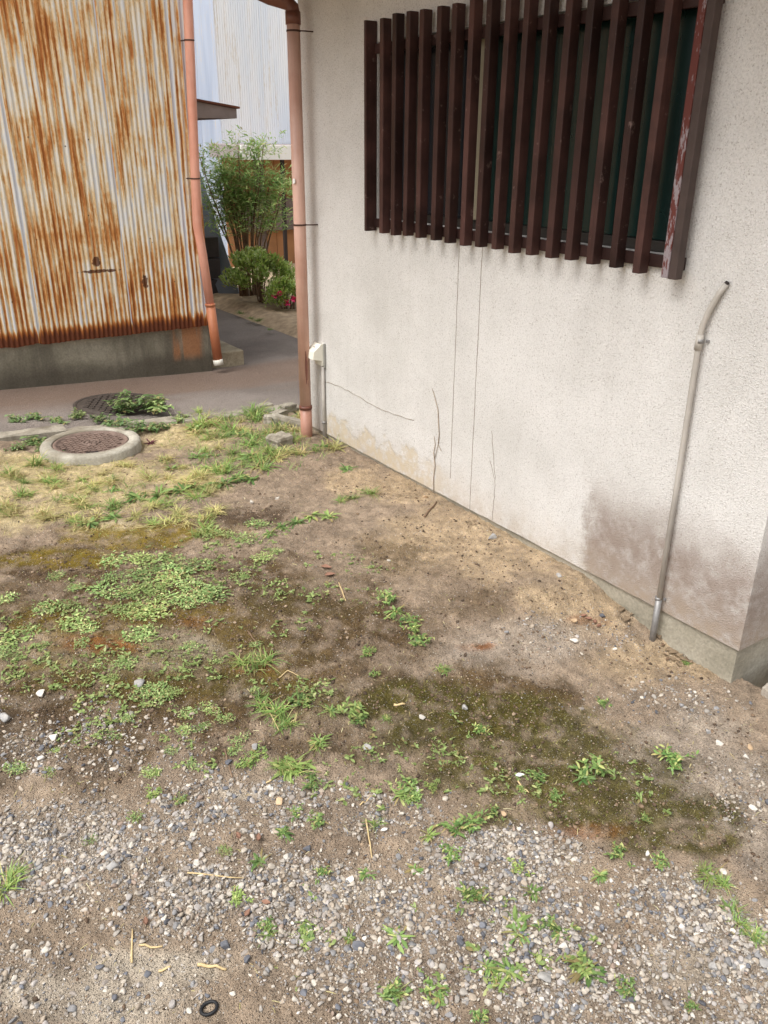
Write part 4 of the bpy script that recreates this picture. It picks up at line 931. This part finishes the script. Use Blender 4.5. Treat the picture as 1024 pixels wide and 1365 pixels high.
gravel('small_gravel', I1, 26000, gravel_density, .0024, .0056, 1.2, 'small mixed gravel filling in between the larger stones', 9)
def dens2(x, y): m = soil_masks(x, y); return np.clip(gravel_density(x, y) * .6 + .22 + .3 * smax(m['tan'], m['grey'], m['pale']), 0, 1)
gravel('fine_gravel', I1, 32000, dens2, .0012, .0036, 1.6, 'fine grit between the gravel stones and on bare soil', 6)

# damp soil crumbs and tiny seedlings
_p, _w = PAL, PW
PAL = np.array([lin(*q)[:3] for q in [(96, 78, 62), (120, 100, 80), (74, 60, 48), (150, 130, 108)]]); PW = np.array([.35, .3, .2, .15])
def dens3(x, y):
    m = soil_masks(x, y); return np.clip(smax(m['dark'], m['moss'] * .8, m['tan'] * .35, m['grey'] * .5, m['wet']) * .8 + .08, 0, 1) * (.3 + .7 * ss((fbm(x, y, 9, 3, 13.) - .35) / .25))
gravel('soil_crumbs', I1, 18000, dens3, .0015, .0052, 2.2, 'loose dark crumbs of damp soil over the yard', 8)['category'] = 'soil'
gravel('soil_clods', I1, 3500, dens3, .0045, .0110, 2.0, 'scattered small clods of damp earth on the yard', 18)['category'] = 'soil'
PAL, PW = _p, _w
def seedlings(N, seed):
    global BX, BY
    g = np.random.default_rng(seed); M = N * 12; x = g.uniform(-.4, 2.0, M); y = g.uniform(.7, 4.0, M); BX, BY = x, y
    d = smax(blob(260, 930, 270, 110, .5), blob(100, 850, 190, 90, .5) * .9, blob(330, 760, 200, 80, .6) * .5, blob(480, 1010, 200, 70, .7) * .6, blob(760, 1040, 220, 70, .7) * .3, blob(600, 1250, 300, 90, .7) * .12) * ss((fbm(x, y, 7, 3, 17.) - .42) / .18)
    k = g.random(M) < d; x, y = x[k][:N], y[k][:N]; n = len(x); P = []
    ctr = np.stack([x, y, lot_z(x, y) + .003], 1); sz = .004 + .013 * g.random(n) ** 2.2
    for q in range(6):
        u = unit(n, 0, 45, g); b_ = ctr + g.normal(0, .25, (n, 3)) * sz[:, None] * np.array([1, 1, .3]); P.append(leaves(b_, u, sz * (.7 + .6 * g.random(n)), sz * (.35 + .25 * g.random(n)), .5 * g.random(n), prof=OVAL, fold=.1, rng=g))
    V, F, C_ = merge(P); return tag(link('seedlings', np_mesh('seedlings', V, F, True, {'rnd': C_}), MAT['lf_carpet']), 'countless tiny pale green seedlings sprinkled over the damp soil', 'seedlings', kind='stuff')
seedlings(2600, 31)

# single stones that stand out
SH = []
for i, V in enumerate(stone_shapes(ico(3), 6, 77)):
    me = np_mesh('stone', V, ico(3)[1], True); SH.append(me)
for k, (nm, c1, c2) in enumerate([('pale_stone', lin(206, 200, 190), lin(188, 180, 168)), ('grey_stone', lin(140, 138, 136), lin(164, 160, 154)), ('dark_stone', lin(80, 82, 88), lin(104, 104, 108)), ('tan_stone', lin(190, 164, 132), lin(168, 142, 112))]): MAT[nm] = m_stone_obj(nm, c1, c2)
ST_ = [('grey_stone', 187, 912, 20, 'largest pale grey stone lying on the dark mossy soil', None), ('pale_stone', 55, 924, 15, None, 0), ('grey_stone', 6, 958, 17, None, 1), ('pale_stone', 72, 985, 17, None, 0), ('dark_stone', 300, 1262, 18, None, 2), ('pale_stone', 965, 1162, 13, 'egg shaped cream stone beside the grass tuft', None), ('pale_stone', 562, 957, 11, None, 0), ('grey_stone', 490, 998, 13, None, 1), ('grey_stone', 656, 717, 14, 'blue grey stone at the foot of the stucco wall', None), ('tan_stone', 567, 663, 10, 'small reddish stone under the dead vine', None), ('pale_stone', 518, 747, 7, None, 0), ('grey_stone', 340, 1000, 15, None, 1), ('pale_stone', 360, 1052, 12, None, 0), ('tan_stone', 372, 1070, 13, None, 3), ('dark_stone', 305, 1018, 12, None, 2), ('grey_stone', 620, 945, 12, None, 1), ('pale_stone', 468, 1174, 16, None, 0), ('pale_stone', 382, 1146, 15, None, 0), ('grey_stone', 150, 1158, 20, None, 1), ('pale_stone', 140, 1140, 15, None, 0), ('pale_stone', 262, 1150, 15, None, 0), ('dark_stone', 410, 1132, 14, None, 2), ('dark_stone', 615, 1258, 16, None, 2), ('grey_stone', 727, 1305, 20, None, 1), ('pale_stone', 750, 1262, 15, None, 0), ('tan_stone', 672, 1085, 10, None, 3), ('pale_stone', 958, 992, 13, None, 0), ('pale_stone', 995, 1008, 12, None, 0), ('tan_stone', 1000, 996, 10, None, 3), ('grey_stone', 944, 977, 12, None, 1), ('grey_stone', 950, 1290, 18, None, 1), ('pale_stone', 988, 1290, 16, None, 0), ('pale_stone', 1003, 1078, 14, None, 0), ('dark_stone', 478, 1262, 18, None, 2), ('dark_stone', 330, 1280, 12, None, 2), ('grey_stone', 1020, 1285, 20, None, 1), ('tan_stone', 765, 828, 11, 'orange tan stone on the soil below the stained stucco', None), ('pale_stone', 765, 855, 12, 'flat pale shard on the soil below the stained stucco', None), ('dark_stone', 803, 822, 10, 'small dark stone on the soil below the stained stucco', None), ('grey_stone', 745, 768, 10, None, 1), ('pale_stone', 370, 665, 11, 'flat white stone on the damp soil near the grass', None), ('pale_stone', 335, 670, 8, None, 0)]
LB = ['single pale cream stone larger than the gravel around it', 'single mid grey stone larger than the gravel around it', 'single dark slate stone larger than the gravel around it', 'single tan stone larger than the gravel around it']
GB = ['larger pale stones', 'larger grey stones', 'larger dark stones', 'larger tan stones']
SHM = {}
for (mt, x, y, wpx, lb, gi) in ST_:
    p = at(x, y); r = wpx * mpp(p) * .55; i = random.randrange(6)
    if (mt, i) not in SHM: m2 = SH[i].copy(); m2.materials.append(MAT[mt]); SHM[(mt, i)] = m2
    o = bpy.data.objects.new('stone', SHM[(mt, i)]); COL.objects.link(o); o.location = (p.x, p.y, p.z + r * .25); o.scale = (r, r, r); o.rotation_euler = (random.uniform(-.25, .25), random.uniform(-.25, .25), random.uniform(0, 6.3))
    tag(o, lb or LB[gi], 'stone', None if gi is None else GB[gi])

# ================================================================== SMALL THINGS ON THE GROUND
# round access lid in its concrete ring
mc = at(121, 590); mz = lot_base(np.float64(mc.x), np.float64(mc.y)); Ro = 64 * mpp(mc); zt = mz + .044
mc = on = at(121, 588, lambda x, y: zt + 0 * x); Ro = 63.5 * mpp(mc); Ri = 48.5 * mpp(mc)
man = empty('access_lid', (mc.x, mc.y, mz), 'round rusty iron lid set in a raised concrete ring on the yard', 'manhole')
MB().lathe([(Ro + .004, -.16), (Ro + .003, -.012), (Ro - .006, 0), (Ri + .006, .002), (Ri + .002, -.004), (Ri + .002, -.05)], (mc.x, mc.y, zt), 64).build('concrete_ring', MAT['ring'], man)
lid = MB().lathe([(Ri, -.05), (Ri - .001, -.006), (Ri - .006, -.003), (Ri - .018, -.003), (Ri - .020, -.0115), (.0005, -.0115)], (mc.x, mc.y, zt), 64).build('lid', MAT['iron'], man)
k = MB(); st_ = .030; n = int(Ri / st_)
for i in range(-n, n + 1):
    for j in range(-n, n + 1):
        x, y = i * st_, j * st_
        if math.hypot(x, y) < Ri - .032 and not (math.hypot(x, y) < .05): k.box((mc.x + x - .0095, mc.y + y - .0095, zt - .012), (mc.x + x + .0095, mc.y + y + .0095, zt - .0035))
k.build('tread_pattern', MAT['iron'], lid)
k = MB(); k.lathe([(.046, -.009), (.046, -.0035), (.036, -.0035), (.036, -.009)], (mc.x, mc.y, zt), 32)
for a in range(6): k.lathe([(.010, -.009), (.010, -.004), (.0005, -.004)], (mc.x + .022 * cos(a * pi / 3), mc.y + .022 * sin(a * pi / 3), zt), 10)
k.build('emblem', MAT['iron'], lid)
dv = Vector((-mc.x, -mc.y, 0)).normalized(); e = mc + dv * (Ri - .022)
MB().box((e.x - .03, e.y - .012, zt - .0078), (e.x + .03, e.y + .012, zt - .0025), .001, Matrix.Rotation(math.atan2(dv.y, dv.x) + pi / 2, 3, 'Z')).build('key_slot', MAT['darkpost'], lid)
# iron lid flush with the lane
rc = at(160, 539, road_z); rz = float(road_z(np.float64(rc.x), 0)) + .004; Rr = 59 * mpp(rc)
sl = math.atan(-.05)
rm = empty('road_lid', (rc.x, rc.y, rz), 'dark cast iron lid flush with the asphalt lane', 'manhole')
def tilt(mb):
    mb.v = [(x, y, z - .05 * (x - rc.x)) for x, y, z in mb.v]; return mb
tilt(MB().lathe([(Rr, -.03), (Rr, .0), (Rr - .02, .001), (Rr - .022, -.003), (Rr - .028, -.003), (Rr - .03, .001), (.0005, .001)], (rc.x, rc.y, rz), 64)).build('lid', MAT['iron_dark'], rm)
k = MB(); st_ = .042; n = int(Rr / st_)
for i in range(-n, n + 1):
    for j in range(-n, n + 1):
        x, y = (i + .5 * (j % 2)) * st_, j * st_
        if math.hypot(x, y) < Rr - .055: k.box((rc.x + x - .015, rc.y + y - .015, rz - .002), (rc.x + x + .015, rc.y + y + .015, rz + .006), 0, Matrix.Rotation(.785, 3, 'Z'))
tilt(k).build('tread_pattern', MAT['iron_dark'], rm)

# broken concrete lumps and a half-buried block by the downspout
def lump(px, py, sx, sy, sz, rz, label, dz=0.0, tl=0.0):
    p = at(px, py); k = MB(); bm = bmesh.new(); bmesh.ops.create_cube(bm, size=1); bmesh.ops.subdivide_edges(bm, edges=bm.edges[:], cuts=4, use_grid_fill=True)
    g = np.random.default_rng(int(px * 7 + py)); ph = g.random(6) * 6
    for q in bm.verts:
        c_ = q.co.copy(); nn_ = .06 * sin(c_.x * 9 + ph[0]) + .06 * sin(c_.y * 11 + ph[1]) + .05 * sin(c_.z * 10 + ph[2]) + g.normal(0, .018); r = c_.length; q.co = c_ * (1 - .22 * max(0, r - .6) + nn_)
    bm.transform(Matrix.Translation((p.x, p.y, p.z + dz)) @ Matrix.Rotation(rz, 4, 'Z') @ Matrix.Rotation(tl, 4, 'Y') @ Matrix.Diagonal((sx, sy, sz, 1)))
    bm.verts.index_update(); k.add([q.co for q in bm.verts], [[q.index for q in f.verts] for f in bm.faces], False); bm.free()
    return tag(k.build('concrete_lump', MAT['kerb']), label, 'rubble')
lump(385, 566, .22, .05, .05, radians(-60), 'long broken concrete strip lying just beside the house downspout', .02, .08)
lump(372, 557, .10, .07, .06, .4, 'rough broken concrete lump at the end of the concrete strip', .015)
lump(358, 562, .07, .05, .05, 1.0, 'small pale concrete lump on the grass near the kerb', .012)
lump(373, 592, .11, .10, .08, .2, 'square concrete block half buried in grass by the downspout', .01)
lump(385, 548, .09, .05, .05, .1, 'flat concrete fragment sitting on the kerb line near the house', .02)
lump(352, 543, .10, .06, .05, .1, 'rounded concrete fragment on the kerb overlooking the lane', .0)
# loose rubber ring
p = at(279, 1346); rp = 9.5 * mpp(p); k = MB(); V = []; F = []
for i in range(28):
    for j in range(8):
        a, b_ = 2 * pi * i / 28, 2 * pi * j / 8; r = rp * (1 + .12 * cos(2 * a + .6)) + .0036 * cos(b_); V.append((p.x + r * cos(a), p.y + r * sin(a), p.z + .005 + .0036 * sin(b_) + .002 * cos(a)))
for i in range(28):
    for j in range(8): F.append((i * 8 + j, ((i + 1) % 28) * 8 + j, ((i + 1) % 28) * 8 + (j + 1) % 8, i * 8 + (j + 1) % 8))
tag(k.add(V, F, True).build('rubber_ring', MAT['rubber']), 'small black rubber ring lying on the sandy gravel', 'ring')
def stick(name, pix, r, mat, label, cat, group=None, lift=.004):
    pts = [at(*q) for q in pix]; P = []
    for a, b_ in zip(pts[:-1], pts[1:]):
        for t in np.linspace(0, 1, 5)[:-1]: q = a.lerp(b_, t); P.append(q)
    P.append(pts[-1]); P = [Vector((q.x, q.y, float(lot_z(np.float64(q.x), np.float64(q.y))) + lift)) for q in P]
    n = len(P); tag(MB().tube(P, [r * (1.1 - .5 * i / n) for i in range(n)], 7).build(name, MAT[mat]), label, cat, group)
ST2 = ('pale dry straw stalk lying on the gravel', 'straw', 'straw stalks on the gravel')
stick('straw_stalk', [(176, 1285), (177, 1240)], .0022, 'straw', *ST2); stick('straw_stalk', [(186, 1262), (217, 1263)], .0025, 'straw', *ST2); stick('straw_stalk', [(212, 1296), (228, 1290)], .0028, 'straw', *ST2)
stick('straw_stalk', [(264, 1288), (284, 1290), (302, 1294)], .0036, 'straw', *ST2); stick('straw_stalk', [(488, 1095), (492, 1120), (496, 1145)], .0022, 'straw', *ST2); stick('straw_stalk', [(250, 1165), (325, 1172)], .0018, 'straw', *ST2)
TW = ('thin dry twig lying on the brown soil', 'twig', 'twigs on the soil')
stick('twig', [(452, 778), (461, 802)], .0025, 'straw', *TW); stick('twig', [(447, 782), (460, 800)], .002, 'twig', *TW); stick('twig', [(566, 690), (582, 670)], .005, 'twig', 'short dark stick lying beside the dead vine', 'twig')
stick('twig', [(372, 905), (384, 895), (398, 902)], .0018, 'straw', *TW); stick('twig', [(300, 1000), (312, 1045)], .0022, 'twig', *TW); stick('twig', [(352, 940), (372, 975)], .0022, 'straw', *TW); stick('twig', [(355, 1045), (380, 1030)], .002, 'straw', *TW); stick('twig', [(525, 941), (540, 940)], .004, 'straw', *TW)
stick('twig', [(690, 1045), (705, 1058)], .002, 'straw', *TW); stick('twig', [(330, 842), (345, 862)], .002, 'twig', *TW); stick('twig', [(375, 935), (402, 958)], .002, 'twig', *TW); stick('twig', [(480, 1075), (495, 1062)], .002, 'straw', *TW)
stick('root_end', [(822, 797), (838, 806), (845, 816)], .006, 'straw', 'pale bent root poking out under the stained stucco', 'root', None, .012)
# dead leaves, scraps and tile chips
def flat_bit(name, px, py, wpx, mat, label, cat, group=None, curl=.35, th=.0016):
    p = at(px, py); s_ = wpx * mpp(p); k = MB(); a0 = random.uniform(0, 6.3); n = 6; V = []
    wd = [.1, .7, 1, .85, .5, .06]
    for lay_ in (0, 1):
        for i in range(n):
            t = i / (n - 1) - .5
            for sd_ in (-1, 0, 1):
                x = t * s_; y = sd_ * wd[i] * s_ * .28; z = curl * s_ * (abs(sd_) * wd[i] * .35 + t * t * .5) + .004 + (th if lay_ == 0 else 0)
                V.append((p.x + x * cos(a0) - y * sin(a0), p.y + x * sin(a0) + y * cos(a0), p.z + z))
    F = []
    for i in range(n - 1):
        for j in range(2): a = i * 3 + j; F.append((a, a + 1, a + 4, a + 3)); b_ = 3 * n + a; F.append((b_, b_ + 3, b_ + 4, b_ + 1))
        for j in (0, 2): a = i * 3 + j; F.append((a, a + 3, 3 * n + a + 3, 3 * n + a))
    return tag(k.add(V, F, True).build(name, MAT[mat]), label, cat, group)
for x, y in [(884, 862), (893, 868), (902, 875), (908, 868), (896, 880), (912, 882), (905, 888), (888, 874), (878, 850), (916, 876), (899, 864), (890, 880), (903, 882), (911, 874), (897, 872), (921, 884)]:
    flat_bit('dead_leaf', x, y, random.uniform(8, 15), random.choice(['dryleaf', 'twig', 'dryleaf']), 'curled dead leaf in the heap at the foot of the wall pipe', 'leaf', 'dead leaves at the foot of the wall pipe', .6)
for x, y in [(845, 820), (835, 828), (850, 826), (828, 815)]: flat_bit('dead_leaf', x, y, random.uniform(10, 16), 'dryleaf', 'curled dead leaf beside the pale root under the stucco', 'leaf', 'dead leaves by the root', .6)
for x, y in [(435, 758), (440, 768)]: flat_bit('dead_leaf', x, y, 15, 'tile', 'reddish dead leaf on the brown soil above the green mat', 'leaf', 'reddish dead leaves', .5)
for x, y in [(785, 826), (793, 830), (778, 822), (798, 836)]: flat_bit('tile_chip', x, y, 9, 'tile', 'small orange terracotta chip on the soil by the stained stucco', 'chip', 'terracotta chips by the wall', .1, .004)
for x, y in [(318, 1115), (345, 1118), (355, 1205), (195, 1232), (330, 1218)]: flat_bit('tile_chip', x, y, 12, 'tile', 'small orange terracotta chip among the gravel', 'chip', 'terracotta chips in the gravel', .1, .004)
for x, y, s_ in [(361, 1052, 10), (720, 560, 0), (693, 1035, 12), (512, 1108, 10)]:
    if s_: flat_bit('paper_scrap', x, y, s_, 'paper', 'tiny white scrap lying on the ground', 'litter', 'white scraps', .2)

# ================================================================== SHRUBS BEHIND THE PATH
# nandina: fan of thin canes with airy sprays
nb = at(330, 402, road_z); nb = Vector((nb.x + .05, nb.y + .02, nb.z)); nan = empty('nandina_shrub', nb, 'tall airy green shrub with thin dark canes beside the path', 'shrub')
g = np.random.default_rng(42); tips = []; hN = (400 - 185) * mpp(nb); wN = 128 * mpp(nb)
rt = Vector((cos(radians(YAW)), -sin(radians(YAW)), 0)); fwd = Vector((sin(radians(YAW)), cos(radians(YAW)), 0))
for i in range(20):
    u = -1 + 2 * (i + .5) / 20 + g.normal(0, .08); v_ = g.normal(0, .3); hh_ = hN * (.62 + .36 * g.random()) * (1 - .12 * abs(u))
    base = nb + rt * (u * .10 + g.normal(0, .02)) + fwd * v_ * .12
    topp = nb + rt * (u * wN * .42) + fwd * v_ * .5 + Vector((0, 0, hh_)); mid_ = base.lerp(topp, .5) + rt * (-u * .05) + Vector((g.normal(0, .02), g.normal(0, .02), .05))
    P = [base + Vector((0, 0, -.02)), base.lerp(mid_, .5) - rt * u * .02, mid_, mid_.lerp(topp, .5) + rt * u * .015, topp]
    MB().tube(P, [.011, .010, .009, .007, .004], 6).build('cane', MAT['bark'], nan)
    for t in (.62, .72, .8, .88, .95, 1.0): tips.append((mid_.lerp(topp, (t - .5) * 2), t))
P = []; PS = []
for tp_, t in tips:
    for r_ in range(4):
        az = g.random() * 2 * pi; el = radians(g.uniform(-10, 45)); d = np.array([cos(az) * cos(el), sin(az) * cos(el), sin(el)]); L = g.uniform(.14, .32)
        n = 15; tt = np.linspace(.25, 1, n); b_ = np.array(tp_)[None] + d[None] * (L * tt)[:, None] + g.normal(0, .03, (n, 3)); b_[:, 2] -= .25 * (L * tt) ** 2 * 3
        P.append(leaves(b_, unit(n, -25, 40, g) + d * .5, .045 + .045 * g.random(n), .010 + .010 * g.random(n), .3 * g.random(n), rng=g, fold=.08))
for tp_, t in tips:
    if t > .88:
        n = 16; b_ = np.array(tp_)[None] + np.stack([g.normal(0, .025, n), g.normal(0, .025, n), g.uniform(0, .16, n)], 1); PS.append(leaves(b_, unit(n, 10, 80, g), .02 + .02 * g.random(n), np.full(n, .006), np.zeros(n), rng=g))
off = np.array(nb)[None]
V, F, C_ = merge(P); link('crown', np_mesh('crown', V - off, F, True, {'rnd': C_}), MAT['lf_nandina'], nan)
V, F, C_ = merge(PS[::2]); link('flower_sprays', np_mesh('flower_sprays', V - off, F, True, {'rnd': C_}), MAT['lf_sprig'], nan)
def dome_bush(name, px, py, wpx, hpx, label, nl, flowers=0, seed=1):
    b0_ = at(px, py, road_z); sc = mpp(b0_); R_ = wpx * sc * .5; Hh = hpx * sc; root = empty(name, b0_, label, 'shrub'); g = np.random.default_rng(seed)
    P = []; of = np.array(b0_)[None]
    cl = []
    for _ in range(34):
        d = unit(1, 0, 88, g)[0]; cl.append(np.array(b0_) + np.array([0, 0, Hh * .42]) + d * np.array([R_, R_, Hh * .58]) * g.uniform(.62, .95))
    for c_ in cl:
        n = nl // 34; r = R_ * .26; q = unit(n, -40, 90, g) * r * (g.random((n, 1)) ** .4); b_ = c_[None] + q
        P.append(leaves(b_, unit(n, 0, 80, g) + q / r * .5, .025 + .025 * g.random(n), .013 + .010 * g.random(n), .2 * g.random(n), prof=OVAL, fold=.08, rng=g))
    V, F, C_ = merge(P); link('crown', np_mesh('crown', V - of, F, True, {'rnd': C_}), MAT['lf_azalea'], root)
    for i in range(9):
        c_ = cl[i * 3]; MB().tube([b0_ + Vector((g.normal(0, .03), g.normal(0, .03), -.03)), Vector(c_).lerp(b0_, .5) + Vector((0, 0, .03)), Vector(c_)], [.010, .007, .003], 6).build('stem', MAT['bark'], root)
    cen = Vector((0, 0, CAM_H))
    for i in range(flowers):
        a = radians(-150 + 60 * i + g.uniform(-15, 15)) ; vd = (cen - b0_); vd.z = 0; vd.normalize(); sd_ = Vector((-vd.y, vd.x, 0))
        q = b0_ + vd * R_ * .72 + sd_ * R_ * (-.85 + 1.7 * (i + .5) / flowers) * .8 + Vector((0, 0, Hh * (.35 + .5 * g.random())))
        nn_ = 8; lv = leaves(np.tile(np.array(q)[None], (nn_, 1)), unit(nn_, -20, 70, g) + np.array(vd)[None] * .6, np.full(nn_, .045), np.full(nn_, .032), np.full(nn_, .3), prof=OVAL, rng=g)
        link('flower', np_mesh('flower', lv[0] - of, lv[1], True), MAT['pink'], root)
    return root
dome_bush('azalea_bush', 348, 411, 96, 72, 'rounded bright green azalea bush beside the path', 5200, 0, 3)
dome_bush('flowering_azalea', 384, 419, 62, 40, 'low azalea bush with pink flowers beside the path', 2600, 5, 4)
for x, y, s_ in [(320, 418, 22), (335, 425, 20), (360, 440, 16), (345, 428, 18)]:
    p = at(x, y, lambda a, b_: road_z(a, b_) + .04); plant('grass_tuft', 'grass_tuft', x, y, s_, 'thin grass tuft along the edge of the asphalt path', 'grass tuft', 'tufts along the path edge', .5, p)
